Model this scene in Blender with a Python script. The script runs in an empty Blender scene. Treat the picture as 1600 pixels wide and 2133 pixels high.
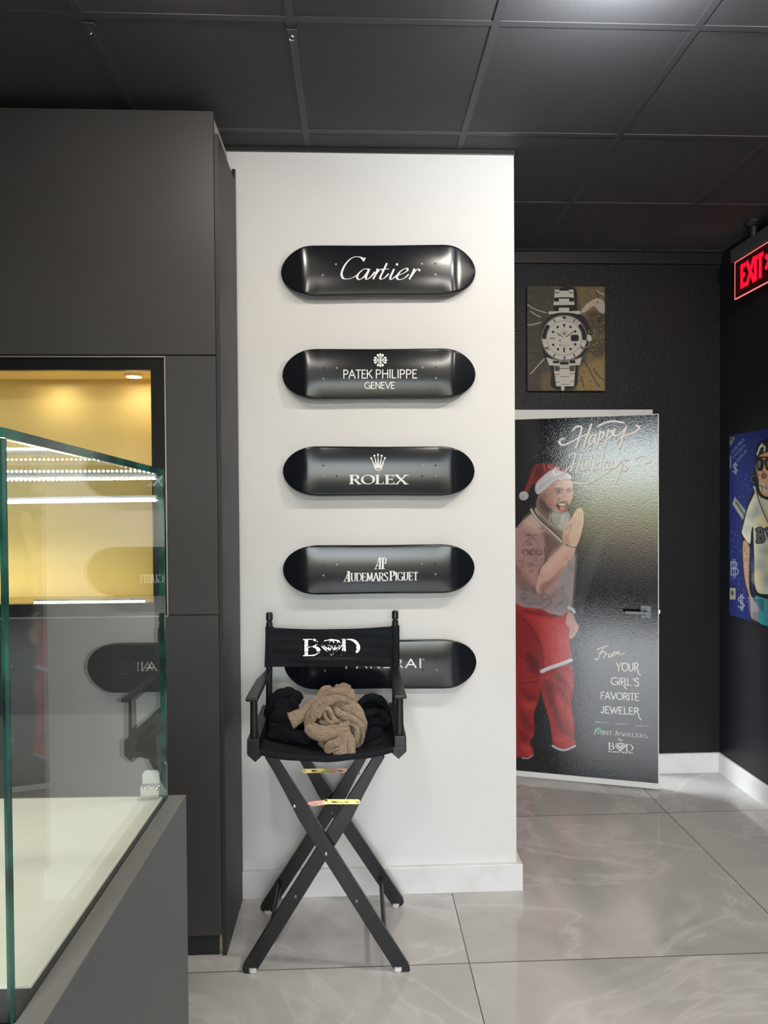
import bpy, bmesh, math, random
import numpy as np
from mathutils import Vector, Matrix
random.seed(7)
S = bpy.context.scene
PI = math.pi
rad = math.radians

# ------------------------------------------------------------------ camera
H = 1.62
FPX = 1450.0
cam_d = bpy.data.cameras.new('camera')
cam = bpy.data.objects.new('camera', cam_d)
S.collection.objects.link(cam)
CAM_R = Matrix.Rotation(rad(-2.37), 3, 'Z') @ Matrix.Rotation(rad(90 - 0.95), 3, 'X') @ Matrix.Rotation(rad(-0.40), 3, 'Z')
cam.matrix_world = Matrix.Translation((0, 0, H)) @ CAM_R.to_4x4()
cam_d.sensor_fit = 'VERTICAL'
cam_d.sensor_height = 36.0
cam_d.lens = 36.0 * FPX / 2133.0
cam_d.clip_start = 0.02
cam_d.clip_end = 300
S.camera = cam
S.view_settings.view_transform = 'Standard'
S.view_settings.look = 'None'
S.view_settings.gamma = 1
S.view_settings.exposure = 0.0
S.view_settings.use_curve_mapping = False
S.cycles.use_denoising = True
S.cycles.max_bounces = 10
S.cycles.transparent_max_bounces = 24
S.cycles.sample_clamp_indirect = 6.0
S.cycles.caustics_reflective = False
S.cycles.caustics_refractive = False

# ------------------------------------------------------------------ world: daylight street outside the shop window
W = bpy.data.worlds.new('daylight'); S.world = W
W.use_nodes = True
SKY = 13.0
nt = W.node_tree; nt.nodes.clear()
wo = nt.nodes.new('ShaderNodeOutputWorld'); bg = nt.nodes.new('ShaderNodeBackground')
tc = nt.nodes.new('ShaderNodeTexCoord'); sx = nt.nodes.new('ShaderNodeSeparateXYZ')
nz = nt.nodes.new('ShaderNodeTexNoise'); nz.inputs['Scale'].default_value = 9; nz.inputs['Detail'].default_value = 6
ad = nt.nodes.new('ShaderNodeMath'); ad.operation = 'MULTIPLY_ADD'; ad.inputs[1].default_value = 0.05
cr = nt.nodes.new('ShaderNodeValToRGB')
nt.links.new(tc.outputs['Generated'], sx.inputs[0]); nt.links.new(tc.outputs['Generated'], nz.inputs['Vector'])
nt.links.new(nz.outputs['Fac'], ad.inputs[0]); nt.links.new(sx.outputs['Z'], ad.inputs[2])
mp = nt.nodes.new('ShaderNodeMapRange'); mp.inputs['From Min'].default_value = -0.24; mp.inputs['From Max'].default_value = 0.36
nt.links.new(ad.outputs[0], mp.inputs['Value']); nt.links.new(mp.outputs[0], cr.inputs[0])
els = cr.color_ramp.elements
els[0].position = 0.0; els[0].color = (.03, .03, .03, 1)
els[1].position = 1.0; els[1].color = (.90, .96, 1.0, 1)
for p, c in ((.33, (.04, .04, .04, 1)), (.365, (.24, .19, .16, 1)), (.405, (.30, .24, .17, 1)), (.43, (.28, .32, .15, 1)), (.46, (.34, .40, .19, 1)), (.495, (.85, .92, .96, 1))):
    e = els.new(p); e.color = c
nt.links.new(cr.outputs[0], bg.inputs[0]); bg.inputs[1].default_value = SKY
nt.links.new(bg.outputs[0], wo.inputs[0])

def light(name, kind, loc, energy, color=(1, 1, 1), size=.1, size_y=None, rot=(0, 0, 0), spread=None):
    d = bpy.data.lights.new(name, kind); d.energy = energy; d.color = color
    if kind == 'AREA':
        d.size = size
        if size_y: d.shape = 'RECTANGLE'; d.size_y = size_y
        else: d.shape = 'DISK'
        if spread: d.spread = spread
    else:
        d.shadow_soft_size = size
    o = bpy.data.objects.new(name, d); o.location = loc; o.rotation_euler = rot
    S.collection.objects.link(o)
    return o

WIN = (-1.05, 1.35, 0.30, 2.60)    # shop window behind the camera
YREAR = -3.0
CEIL = 3.05
p = light('window_portal', 'AREA', ((WIN[0]+WIN[1])/2, YREAR + .02, (WIN[2]+WIN[3])/2), 1, size=WIN[1]-WIN[0], size_y=WIN[3]-WIN[2], rot=(rad(-90), 0, 0))
p.data.cycles.is_portal = True
WARM = (1.0, .93, .84)
COOL = (.86, .93, 1.0)
for i, (x, y, e) in enumerate(((-.45, 1.75, 6.0), (.55, 1.75, 6.0), (1.5, 1.75, 24), (-.45, 0, 13), (.75, 0, 13), (1.5, .2, 9))):
    light('ceiling_lamp', 'AREA', (x, y, CEIL - .03), e, WARM, size=.13, rot=(rad(18), 0, 0))
light('ceiling_glow_light', 'AREA', (.74, 1.74, CEIL - .13), 13.0, COOL, size=.10, rot=(rad(150), 0, 0))  # added unseen light aimed up; its ceiling glow stands in for lens flare

# ------------------------------------------------------------------ pixel -> point helpers
def ray(px, py):
    return CAM_R @ Vector(((px - 800.0) / FPX, (1066.5 - py) / FPX, -1.0))
def atY(px, py, Y):
    d = ray(px, py); t = Y / d.y
    return Vector((d.x * t, Y, H + d.z * t))
def atX(px, py, X):
    d = ray(px, py); t = X / d.x
    return Vector((X, d.y * t, H + d.z * t))
def atZ(px, py, Z):
    d = ray(px, py); t = (Z - H) / d.z
    return Vector((d.x * t, d.y * t, Z))
def atP(px, py, P, N):
    d = ray(px, py); t = (P - Vector((0, 0, H))).dot(N) / d.dot(N)
    return Vector((0, 0, H)) + d * t

# ------------------------------------------------------------------ materials
def srgb(r, g, b):
    f = lambda c: (c / 255 / 12.92) if c / 255 <= .04045 else ((c / 255 + .055) / 1.055) ** 2.4
    return (f(r), f(g), f(b), 1)

def mat(name, color=(.5, .5, .5), rough=.5, metal=0.0, spec=.5, emit=None, estr=0, coat=0, coat_rough=.05):
    m = bpy.data.materials.new(name); m.use_nodes = True
    b = m.node_tree.nodes['Principled BSDF']
    b.inputs['Base Color'].default_value = (*color[:3], 1)
    b.inputs['Roughness'].default_value = rough
    b.inputs['Metallic'].default_value = metal
    b.inputs['Specular IOR Level'].default_value = spec
    if coat: b.inputs['Coat Weight'].default_value = coat; b.inputs['Coat Roughness'].default_value = coat_rough
    if emit: b.inputs['Emission Color'].default_value = (*emit[:3], 1); b.inputs['Emission Strength'].default_value = estr
    return m
def N(m, t, **kw):
    n = m.node_tree.nodes.new(t)
    for k, v in kw.items():
        if k in n.inputs: n.inputs[k].default_value = v
        else: setattr(n, k, v)
    return n
def Lk(m, a, b): m.node_tree.links.new(a, b)
def BS(m): return m.node_tree.nodes['Principled BSDF']
def add_bump(m, scale=200, strength=.1, dist=.001, detail=2, stretch=None, kind='noise'):
    t = N(m, 'ShaderNodeTexCoord'); src = t.outputs['Object']
    if stretch:
        mp = N(m, 'ShaderNodeMapping'); mp.inputs['Scale'].default_value = stretch
        Lk(m, src, mp.inputs[0]); src = mp.outputs[0]
    if kind == 'noise':
        n = N(m, 'ShaderNodeTexNoise', Scale=scale, Detail=detail); out = n.outputs['Fac']
    else:
        n = N(m, 'ShaderNodeTexVoronoi', Scale=scale); n.feature = 'DISTANCE_TO_EDGE'
        mr = N(m, 'ShaderNodeMapRange'); mr.inputs['From Max'].default_value = .18
        Lk(m, n.outputs['Distance'], mr.inputs['Value']); out = mr.outputs[0]
    Lk(m, src, n.inputs['Vector'])
    b = N(m, 'ShaderNodeBump', Strength=strength, Distance=dist)
    Lk(m, out, b.inputs['Height']); Lk(m, b.outputs[0], BS(m).inputs['Normal'])
    return out
def vary(m, c0, c1, scale=3, detail=4, lo=.3, hi=.7, stretch=None):
    t = N(m, 'ShaderNodeTexCoord'); src = t.outputs['Object']
    if stretch:
        mp = N(m, 'ShaderNodeMapping'); mp.inputs['Scale'].default_value = stretch
        Lk(m, src, mp.inputs[0]); src = mp.outputs[0]
    n = N(m, 'ShaderNodeTexNoise', Scale=scale, Detail=detail)
    Lk(m, src, n.inputs['Vector'])
    r = N(m, 'ShaderNodeValToRGB')
    r.color_ramp.elements[0].position = lo; r.color_ramp.elements[0].color = (*c0[:3], 1)
    r.color_ramp.elements[1].position = hi; r.color_ramp.elements[1].color = (*c1[:3], 1)
    Lk(m, n.outputs['Fac'], r.inputs[0]); Lk(m, r.outputs[0], BS(m).inputs['Base Color'])

M = {}
M['white_wall'] = mat('white_wall', (.80, .79, .775), .55, spec=.3)
vary(M['white_wall'], (.77, .765, .755), (.815, .81, .80), 2.2, 5, .3, .7); add_bump(M['white_wall'], 60, .06, .002)
M['white_trim'] = mat('white_trim', (.80, .80, .80), .35, spec=.4)
vary(M['white_trim'], (.74, .735, .72), (.81, .81, .81), 9, 6, .25, .5)
M['ceiling'] = mat('ceiling_tile', (.08, .078, .08), .75, spec=.3)
vary(M['ceiling'], (.052, .050, .050), (.090, .088, .090), 260, 2, .28, .42); add_bump(M['ceiling'], 300, .25, .002, 3)
M['grid'] = mat('ceiling_grid', (.08, .08, .083), .5, spec=.4)
M['wallpaper'] = mat('crocodile_wallpaper', (.0115, .012, .0145), .5, spec=.35)
add_bump(M['wallpaper'], 34, .35, .002, kind='vor', stretch=(1, 1, 2.4))
M['black_wall'] = mat('black_wall', (.009, .010, .013), .45, spec=.4); add_bump(M['black_wall'], 120, .12, .002)
M['black_trim'] = mat('black_trim', (.02, .02, .022), .4)
M['cabinet'] = mat('charcoal_laminate', (.058, .056, .054), .5, spec=.4)
vary(M['cabinet'], (.052, .051, .050), (.066, .064, .061), 1.5, 3); add_bump(M['cabinet'], 400, .05, .0005)
M['cabinet_side'] = mat('charcoal_cover', (.035, .036, .038), .5, spec=.35)
M['plinth'] = mat('plinth_black', (.018, .02, .021), .45)
M['beige_board'] = mat('raw_board', (.42, .36, .29), .7)
M['gold'] = mat('gold_panel', (.80, .60, .24), .5, spec=.3)
vary(M['gold'], (.78, .58, .22), (.83, .63, .27), 3, 4, stretch=(.4, 1, 4))
M['frame_black'] = mat('frame_black', (.012, .012, .012), .3)
M['frame_metal'] = mat('frame_metal', (.72, .68, .60), .3, metal=.8)
M['deck'] = mat('cream_deck', (.95, .94, .80), .55, spec=.3)
M['case_base'] = mat('grey_laminate', (.118, .125, .127), .5, spec=.4)
M['case_rim'] = mat('grey_rim', (.19, .19, .185), .45)
M['seam'] = mat('black_seam', (.012, .014, .018), .5)
M['chrome'] = mat('chrome', (.78, .78, .76), .18, metal=1.0)
M['dark_chrome'] = mat('dark_chrome', (.11, .115, .12), .33, metal=1.0)
M['black_wood'] = mat('black_wood', (.013, .0135, .015), .38, spec=.5)
vary(M['black_wood'], (.010, .0105, .012), (.018, .0185, .02), 30, 4, stretch=(1, 1, .2))
M['black_canvas'] = mat('black_canvas', (.013, .0145, .018), .85, spec=.2); add_bump(M['black_canvas'], 900, .3, .0006)
M['jacket'] = mat('black_jersey', (.0075, .0085, .011), .9, spec=.15); add_bump(M['jacket'], 120, .3, .002, 5)
M['brass'] = mat('zinc_gold', (.72, .62, .22), .28, metal=1.0)
vary(M['brass'], (.70, .68, .25), (.80, .58, .26), 25, 2)
M['copper'] = mat('zinc_copper', (.72, .42, .33), .28, metal=1.0)
vary(M['copper'], (.80, .50, .40), (.62, .34, .26), 25, 2)
M['foot'] = mat('white_plastic', (.80, .80, .76), .35)
M['deck_black'] = mat('lacquer_black', (.008, .0095, .013), .19, spec=.55)
M['vinyl'] = mat('white_vinyl', (.93, .93, .92), .45)
M['foil'] = mat('silver_foil', (.92, .92, .95), .16, metal=1.0); add_bump(M['foil'], 70, .5, .004, 2)
M['dark_print'] = mat('dark_print', (.03, .035, .042), .6)
M['mint'] = mat('mint_print', (.40, .62, .55), .4)
M['grey_print'] = mat('grey_print', (.42, .42, .40), .3)
M['hole'] = mat('bolt_dark', (.03, .03, .032), .35, metal=.6)
M['bolt'] = mat('bolt_grey', (.25, .25, .26), .4, metal=.8)
M['painted'] = mat('painted_canvas', (.5, .5, .5), .55, spec=.3)
M['poster'] = mat('glossy_print', (.5, .5, .5), .07, spec=.95)
for k in ('painted', 'poster'):
    a = N(M[k], 'ShaderNodeVertexColor'); a.layer_name = 'paint'
    Lk(M[k], a.outputs['Color'], BS(M[k]).inputs['Base Color'])
add_bump(M['poster'], 200, 1.0, .00024, 1.2)
add_bump(M['painted'], 700, .2, .0006, 2)
M['canvas_edge'] = mat('canvas_edge', (.05, .05, .045), .6)
M['white_edge'] = mat('white_edge', (.78, .78, .77), .4)
M['led'] = mat('led_dot', (1, 1, 1), .5, emit=(.97, 1.0, .93), estr=38)
M['lamp_glow'] = mat('lamp_glow', (1, 1, 1), .5, emit=(1, .93, .78), estr=9)
M['led_body'] = mat('led_profile', (.7, .7, .68), .35, metal=.6)
M['exit_red'] = mat('exit_red', (.5, 0, .02), .4, emit=(1.0, .004, .02), estr=1.8)
M['exit_edge'] = mat('exit_edge', (.8, .3, .3), .4, emit=(1.0, .20, .20), estr=.9)
M['exit_panel'] = mat('exit_panel', (.035, .002, .004), .15, emit=(1, 0, .01), estr=.012)
M['exit_house'] = mat('exit_house', (.06, .06, .062), .5)
M['asphalt'] = mat('pavement', (.25, .24, .23), .8)

# knitted wool
m = M['wool'] = mat('beige_knit', (.36, .265, .185), .95, spec=.1)
vary(m, (.30, .215, .145), (.43, .325, .235), 140, 3, .3, .72)
kt = N(m, 'ShaderNodeAttribute'); kt.attribute_name = 'knit'
ks = N(m, 'ShaderNodeSeparateXYZ'); Lk(m, kt.outputs['Vector'], ks.inputs[0])
def mth(op, a, b=None):
    n_ = N(m, 'ShaderNodeMath', operation=op)
    for i_, q_ in enumerate((a, b)):
        if q_ is None: continue
        if isinstance(q_, (int, float)): n_.inputs[i_].default_value = q_
        else: Lk(m, q_, n_.inputs[i_])
    return n_.outputs[0]
ku = mth('MULTIPLY', ks.outputs[0], 1/.0062)                     # wales, 6 mm
kf = mth('PINGPONG', ku, .5)                                     # 0 at the gap, .5 at the middle
kv = mth('ADD', mth('MULTIPLY', ks.outputs[1], 1/.0055), mth('MULTIPLY', kf, 1.2))
wv = mth('PINGPONG', kv, .5)                                     # slanting stitches
kh = mth('ADD', mth('POWER', mth('MULTIPLY', kf, 2), .6), mth('MULTIPLY', wv, 1.3))
b = N(m, 'ShaderNodeBump', Strength=1.0, Distance=.0016)
Lk(m, kh, b.inputs['Height']); Lk(m, b.outputs[0], BS(m).inputs['Normal'])
BS(m).inputs['Sheen Weight'].default_value = .15

# clear glass pane: mirror share from the angle, the rest passes straight through
def glass_mat(name, tint=(.97, .99, .985)):
    m = bpy.data.materials.new(name); m.use_nodes = True
    n = m.node_tree; n.nodes.clear()
    o = n.nodes.new('ShaderNodeOutputMaterial'); mx = n.nodes.new('ShaderNodeMixShader')
    tr = n.nodes.new('ShaderNodeBsdfTransparent'); gl = n.nodes.new('ShaderNodeBsdfGlossy')
    tr.inputs[0].default_value = (*tint, 1); gl.inputs['Roughness'].default_value = 0.0; gl.inputs['Color'].default_value = (1, 1, 1, 1)
    lw = n.nodes.new('ShaderNodeLayerWeight'); lw.inputs['Blend'].default_value = .5
    pw = n.nodes.new('ShaderNodeMath'); pw.operation = 'POWER'; pw.inputs[1].default_value = 5
    ma = n.nodes.new('ShaderNodeMath'); ma.operation = 'MULTIPLY_ADD'; ma.inputs[1].default_value = .96; ma.inputs[2].default_value = .04
    n.links.new(lw.outputs['Facing'], pw.inputs[0]); n.links.new(pw.outputs[0], ma.inputs[0]); n.links.new(ma.outputs[0], mx.inputs[0])
    n.links.new(tr.outputs[0], mx.inputs[1]); n.links.new(gl.outputs[0], mx.inputs[2]); n.links.new(mx.outputs[0], o.inputs[0])
    return m
M['glass'] = glass_mat('clear_glass')
M['glass_edge'] = mat('green_glass_edge', (.012, .085, .065), .12, spec=.8)
vary(M['glass_edge'], (.006, .045, .038), (.03, .17, .125), 18, 2, .4, .62)

# polished marble-look floor tile
m = M['floor'] = mat('polished_tile', (.34, .33, .32), .07, spec=.5)
t = N(m, 'ShaderNodeTexCoord'); sp = N(m, 'ShaderNodeSeparateXYZ'); Lk(m, t.outputs['Object'], sp.inputs[0])
def joint(axis, off, per):
    a = N(m, 'ShaderNodeMath', operation='SUBTRACT'); a.inputs[1].default_value = off; Lk(m, sp.outputs[axis], a.inputs[0])
    d = N(m, 'ShaderNodeMath', operation='DIVIDE'); d.inputs[1].default_value = per; Lk(m, a.outputs[0], d.inputs[0])
    fl = N(m, 'ShaderNodeMath', operation='FLOOR'); Lk(m, d.outputs[0], fl.inputs[0])
    fr = N(m, 'ShaderNodeMath', operation='PINGPONG'); fr.inputs[1].default_value = .5; Lk(m, d.outputs[0], fr.inputs[0])
    lt = N(m, 'ShaderNodeMath', operation='LESS_THAN'); lt.inputs[1].default_value = .0019 / per; Lk(m, fr.outputs[0], lt.inputs[0])
    return fl.outputs[0], lt.outputs[0]
fx, jx = joint('X', .387, 1.21); fy, jy = joint('Y', 2.394, 1.107)
mxj = N(m, 'ShaderNodeMath', operation='MAXIMUM'); Lk(m, jx, mxj.inputs[0]); Lk(m, jy, mxj.inputs[1])
cb = N(m, 'ShaderNodeCombineXYZ'); 
k1 = N(m, 'ShaderNodeMath', operation='MULTIPLY'); k1.inputs[1].default_value = 3.7; Lk(m, fx, k1.inputs[0])
k2 = N(m, 'ShaderNodeMath', operation='MULTIPLY'); k2.inputs[1].default_value = 5.3; Lk(m, fy, k2.inputs[0])
Lk(m, k1.outputs[0], cb.inputs[0]); Lk(m, k2.outputs[0], cb.inputs[2])
av = N(m, 'ShaderNodeVectorMath', operation='ADD'); Lk(m, t.outputs['Object'], av.inputs[0]); Lk(m, cb.outputs[0], av.inputs[1])
n1 = N(m, 'ShaderNodeTexNoise', Scale=1.5, Detail=7, Roughness=.6, Distortion=1.0); Lk(m, av.outputs[0], n1.inputs['Vector'])
r1 = N(m, 'ShaderNodeValToRGB'); r1.color_ramp.elements[0].position = .28; r1.color_ramp.elements[0].color = (.43, .415, .405, 1)
r1.color_ramp.elements[1].position = .72; r1.color_ramp.elements[1].color = (.64, .615, .595, 1)
Lk(m, n1.outputs['Fac'], r1.inputs[0])
n2 = N(m, 'ShaderNodeTexNoise', Scale=.9, Detail=5, Roughness=.55, Distortion=1.6); Lk(m, av.outputs[0], n2.inputs['Vector'])
r2 = N(m, 'ShaderNodeValToRGB')
for p_, c_ in ((.47, 0), (.495, .55), (.50, .75), (.505, .3), (.54, 0)):
    e = r2.color_ramp.elements.new(p_); e.color = (c_*.6, c_*.6, c_*.6, 1)
r2.color_ramp.elements[0].color = (0, 0, 0, 1); r2.color_ramp.elements[-1].color = (0, 0, 0, 1)
Lk(m, n2.outputs['Fac'], r2.inputs[0])
mx1 = N(m, 'ShaderNodeMix', data_type='RGBA'); mx1.inputs['B'].default_value = (.78, .76, .74, 1)
Lk(m, r2.outputs[0], mx1.inputs['Factor']); Lk(m, r1.outputs[0], mx1.inputs['A'])
mx2 = N(m, 'ShaderNodeMix', data_type='RGBA'); mx2.inputs['B'].default_value = (.09, .085, .08, 1)
Lk(m, mxj.outputs[0], mx2.inputs['Factor']); Lk(m, mx1.outputs['Result'], mx2.inputs['A'])
Lk(m, mx2.outputs['Result'], BS(m).inputs['Base Color'])

# ------------------------------------------------------------------ mesh builder
class MB:
    def __init__(s): s.v = []; s.f = []; s.mi = []; s.cur = 0
    def add(s, vs, fs):
        b = len(s.v); s.v += [tuple(x) for x in vs]
        for f in fs: s.f.append(tuple(b + i for i in f)); s.mi.append(s.cur)
    def box(s, x0, x1, y0, y1, z0, z1):
        s.add([(x0,y0,z0),(x1,y0,z0),(x1,y1,z0),(x0,y1,z0),(x0,y0,z1),(x1,y0,z1),(x1,y1,z1),(x0,y1,z1)],
              [(0,3,2,1),(4,5,6,7),(0,1,5,4),(1,2,6,5),(2,3,7,6),(3,0,4,7)]); return s
    def obox(s, c, ax, ay, az):   # oriented box: centre and three half-axis vectors
        c, ax, ay, az = Vector(c), Vector(ax), Vector(ay), Vector(az)
        P = [c + ax*i + ay*j + az*k for k in (-1, 1) for j in (-1, 1) for i in (-1, 1)]
        s.add(P, [(0,2,3,1),(4,5,7,6),(0,1,5,4),(1,3,7,5),(3,2,6,7),(2,0,4,6)]); return s
    def prism(s, pts, dv):        # planar polygon (3D points) extruded along dv
        dv = Vector(dv); n = len(pts); P = [Vector(p) for p in pts]
        s.add(P + [p + dv for p in P], [tuple(range(n))[::-1], tuple(range(n, 2*n))] + [(i, (i+1) % n, n + (i+1) % n, n + i) for i in range(n)]); return s
    def tube(s, path, r, seg=14, cap=True, flat=None):
        P = [Vector(p) for p in path]; n = len(P)
        R = r if isinstance(r, (list, tuple)) else [r] * n
        T = [(P[min(i+1, n-1)] - P[max(i-1, 0)]).normalized() for i in range(n)]
        up = Vector((0, 0, 1)) if abs(T[0].z) < .9 else Vector((0, 1, 0))
        u = T[0].cross(up).normalized(); rings = []
        for i in range(n):
            u = (u - T[i] * u.dot(T[i])).normalized(); w = T[i].cross(u)
            ring = []
            for k in range(seg):
                a = 2 * PI * k / seg
                rr = R[i] if not isinstance(R[i], (list, tuple)) else None
                a1, a2 = (rr, rr) if rr is not None else R[i]
                ring.append(P[i] + u * (math.cos(a) * a1) + w * (math.sin(a) * a2))
            rings.append(ring)
        vs = [v for rg in rings for v in rg]
        fs = [(i*seg + k, i*seg + (k+1) % seg, (i+1)*seg + (k+1) % seg, (i+1)*seg + k) for i in range(n-1) for k in range(seg)]
        if cap: fs += [tuple(range(seg))[::-1], tuple((n-1)*seg + k for k in range(seg))]
        s.add(vs, fs); return s
    def lathe(s, o, axis, prof, seg=20):   # prof: (distance along axis, radius)
        o = Vector(o); a = Vector(axis).normalized()
        return s.tube([o + a * d for d, r in prof], [max(r, 1e-5) for d, r in prof], seg)
    def ball(s, c, rx, ry, rz, nu=20, nv=12):
        vs = []; fs = []
        for j in range(nv + 1):
            th = PI * j / nv
            for i in range(nu):
                ph = 2 * PI * i / nu
                vs.append((c[0] + rx*math.sin(th)*math.cos(ph), c[1] + ry*math.sin(th)*math.sin(ph), c[2] + rz*math.cos(th)))
        for j in range(nv):
            for i in range(nu): fs.append((j*nu + i, j*nu + (i+1) % nu, (j+1)*nu + (i+1) % nu, (j+1)*nu + i))
        s.add(vs, fs); return s

WLOC = {}
def obj(name, mb, material, parent=None, smooth=False, bevel=0, label=None):
    me = bpy.data.meshes.new(name)
    off = WLOC.get(parent.name, Vector((0, 0, 0))) if parent else Vector((0, 0, 0))
    me.from_pydata([(v[0]-off.x, v[1]-off.y, v[2]-off.z) for v in mb.v], [], mb.f)
    mats = material if isinstance(material, (list, tuple)) else [material]
    for x in mats: me.materials.append(x)
    if len(mats) > 1: me.polygons.foreach_set('material_index', mb.mi)
    bm = bmesh.new(); bm.from_mesh(me); bmesh.ops.recalc_face_normals(bm, faces=bm.faces)
    if bevel:
        ed = [e for e in bm.edges if len(e.link_faces) == 2 and e.calc_face_angle(0) > .5]
        bmesh.ops.bevel(bm, geom=ed, offset=bevel, segments=2, affect='EDGES', profile=.6, clamp_overlap=True)
    bm.to_mesh(me); bm.free()
    if smooth:
        me.polygons.foreach_set('use_smooth', [True] * len(me.polygons))
        me.set_sharp_from_angle(angle=rad(40))
    o = bpy.data.objects.new(name, me); S.collection.objects.link(o)
    if parent: o.parent = parent
    WLOC[o.name] = off if parent else Vector((0, 0, 0))
    if label: o['label'] = label
    return o
def tag(o, label, cat, group=None, kind=None):
    o['label'] = label; o['category'] = cat
    if group: o['group'] = group
    if kind: o['kind'] = kind
    return o
def thing(name, label, cat, loc, group=None, kind=None):
    o = bpy.data.objects.new(name, None); o.empty_display_size = .05
    o.location = loc; S.collection.objects.link(o)
    WLOC[o.name] = Vector(loc)
    return tag(o, label, cat, group, kind)
def cr_spline(P, n=6, closed=False):
    P = [tuple(p) for p in P]; m_ = len(P); out = []
    rng = range(m_ if closed else m_ - 1)
    for i in rng:
        if closed: a, b, c, d = P[(i-1) % m_], P[i], P[(i+1) % m_], P[(i+2) % m_]
        else: a, b, c, d = P[max(i-1, 0)], P[i], P[i+1], P[min(i+2, m_-1)]
        for k in range(n):
            t_ = k / n
            out.append(tuple(.5*((2*b[j]) + (-a[j]+c[j])*t_ + (2*a[j]-5*b[j]+4*c[j]-d[j])*t_**2 + (-a[j]+3*b[j]-3*c[j]+d[j])*t_**3) for j in range(len(b))))
    if not closed: out.append(P[-1])
    return out

# ------------------------------------------------------------------ lettering: skeleton strokes drawn as ribbons
def arc(cx, cy, rx, ry, a0, a1, n=14):
    return [(cx + rx*math.cos(rad(a0 + (a1-a0)*i/n)), cy + ry*math.sin(rad(a0 + (a1-a0)*i/n))) for i in range(n + 1)]
# glyph: width, strokes (points, serif at start, serif at end), tick strokes used only with serifs
GL = {
 'A': (.80, [([(0,0),(.4,1)],1,0), ([(.4,1),(.8,0)],0,1), ([(.15,.34),(.65,.34)],0,0)], []),
 'B': (.66, [([(.06,0),(.06,1)],1,1), ([(.06,1),(.3,1)]+arc(.3,.765,.26,.235,85,-90)+[(.06,.53)],0,0), ([(.06,.53),(.34,.53)]+arc(.34,.265,.3,.265,85,-90)+[(.06,0)],0,0)], []),
 'C': (.84, [(arc(.45,.5,.45,.5,48,312,24),0,0)], [[(.77,.96),(.77,.72)]]),
 'D': (.78, [([(.06,0),(.06,1)],1,1), ([(.06,1),(.3,1)]+arc(.3,.5,.46,.5,85,-85,20)+[(.3,0),(.06,0)],0,0)], []),
 'E': (.58, [([(.06,0),(.06,1)],1,1), ([(.06,1),(.54,1)],0,0), ([(.06,.52),(.46,.52)],0,0), ([(.06,0),(.56,0)],0,0)], [[(.54,1.03),(.54,.78)],[(.57,-.03),(.57,.24)],[(.46,.64),(.46,.40)]]),
 'F': (.54, [([(.06,0),(.06,1)],1,1), ([(.06,1),(.54,1)],0,0), ([(.06,.52),(.46,.52)],0,0)], [[(.54,1.03),(.54,.78)]]),
 'G': (.88, [(arc(.45,.5,.45,.5,48,335,24),0,0), ([(.86,.0),(.86,.44)],0,1), ([(.52,.44),(.86,.44)],0,0)], [[(.78,.96),(.78,.72)]]),
 'H': (.74, [([(.06,0),(.06,1)],1,1), ([(.68,0),(.68,1)],1,1), ([(.06,.52),(.68,.52)],0,0)], []),
 'I': (.14, [([(.07,0),(.07,1)],1,1)], []),
 'J': (.46, [([(.38,1),(.38,.24)]+arc(.19,.22,.19,.21,0,-170),1,0)], []),
 'K': (.70, [([(.06,0),(.06,1)],1,1), ([(.62,1),(.06,.38)],1,0), ([(.24,.58),(.68,0)],0,1)], []),
 'L': (.54, [([(.06,0),(.06,1)],1,1), ([(.06,0),(.52,0)],0,0)], [[(.53,-.03),(.53,.26)]]),
 'M': (.92, [([(.05,0),(.12,1)],1,0), ([(.12,1),(.46,.08)],0,0), ([(.46,.08),(.8,1)],0,0), ([(.8,1),(.87,0)],0,1)], []),
 'N': (.76, [([(.06,0),(.06,1)],1,0), ([(.06,1),(.70,0)],0,0), ([(.70,0),(.70,1)],0,1)], []),
 'O': (.94, [(arc(.47,.5,.46,.5,0,360,36),0,0)], []),
 'P': (.62, [([(.06,0),(.06,1)],1,1), ([(.06,1),(.3,1)]+arc(.3,.735,.28,.265,85,-90)+[(.06,.47)],0,0)], []),
 'R': (.66, [([(.06,0),(.06,1)],1,1), ([(.06,1),(.3,1)]+arc(.3,.75,.27,.25,85,-90)+[(.06,.5)],0,0), ([(.3,.5),(.66,0)],0,1)], []),
 'S': (.58, [(cr_spline([(.53,.82),(.42,.97),(.25,1.0),(.08,.88),(.08,.68),(.28,.54),(.49,.40),(.54,.19),(.40,.02),(.22,0),(.04,.15)],4),0,0)], []),
 'T': (.68, [([(.34,0),(.34,1)],1,0), ([(0,1),(.68,1)],0,0)], [[(.0,1.03),(.0,.78)],[(.68,1.03),(.68,.78)]]),
 'U': (.74, [([(.06,1),(.06,.32)]+arc(.36,.31,.30,.31,180,360,16)+[(.66,1)],1,1)], []),
 'V': (.76, [([(0,1),(.38,0)],1,0), ([(.38,0),(.76,1)],0,1)], []),
 'W': (1.06, [([(0,1),(.27,0)],1,0), ([(.27,0),(.53,.9)],0,0), ([(.53,.9),(.79,0)],0,0), ([(.79,0),(1.06,1)],0,1)], []),
 'X': (.74, [([(0,1),(.74,0)],1,1), ([(0,0),(.74,1)],1,1)], []),
 'Y': (.72, [([(0,1),(.36,.45)],1,0), ([(.72,1),(.36,.45)],1,0), ([(.36,.45),(.36,0)],0,1)], []),
 'y': (.56, [([(0,.66),(.28,.06)],1,0), ([(.56,.66),(.28,.04),(.14,-.28),(.02,-.3)],1,0)], []),
 "'": (.12, [([(.08,1.05),(.04,.78)],0,0)], []),
 ' ': (.36, [], []),
}
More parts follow.
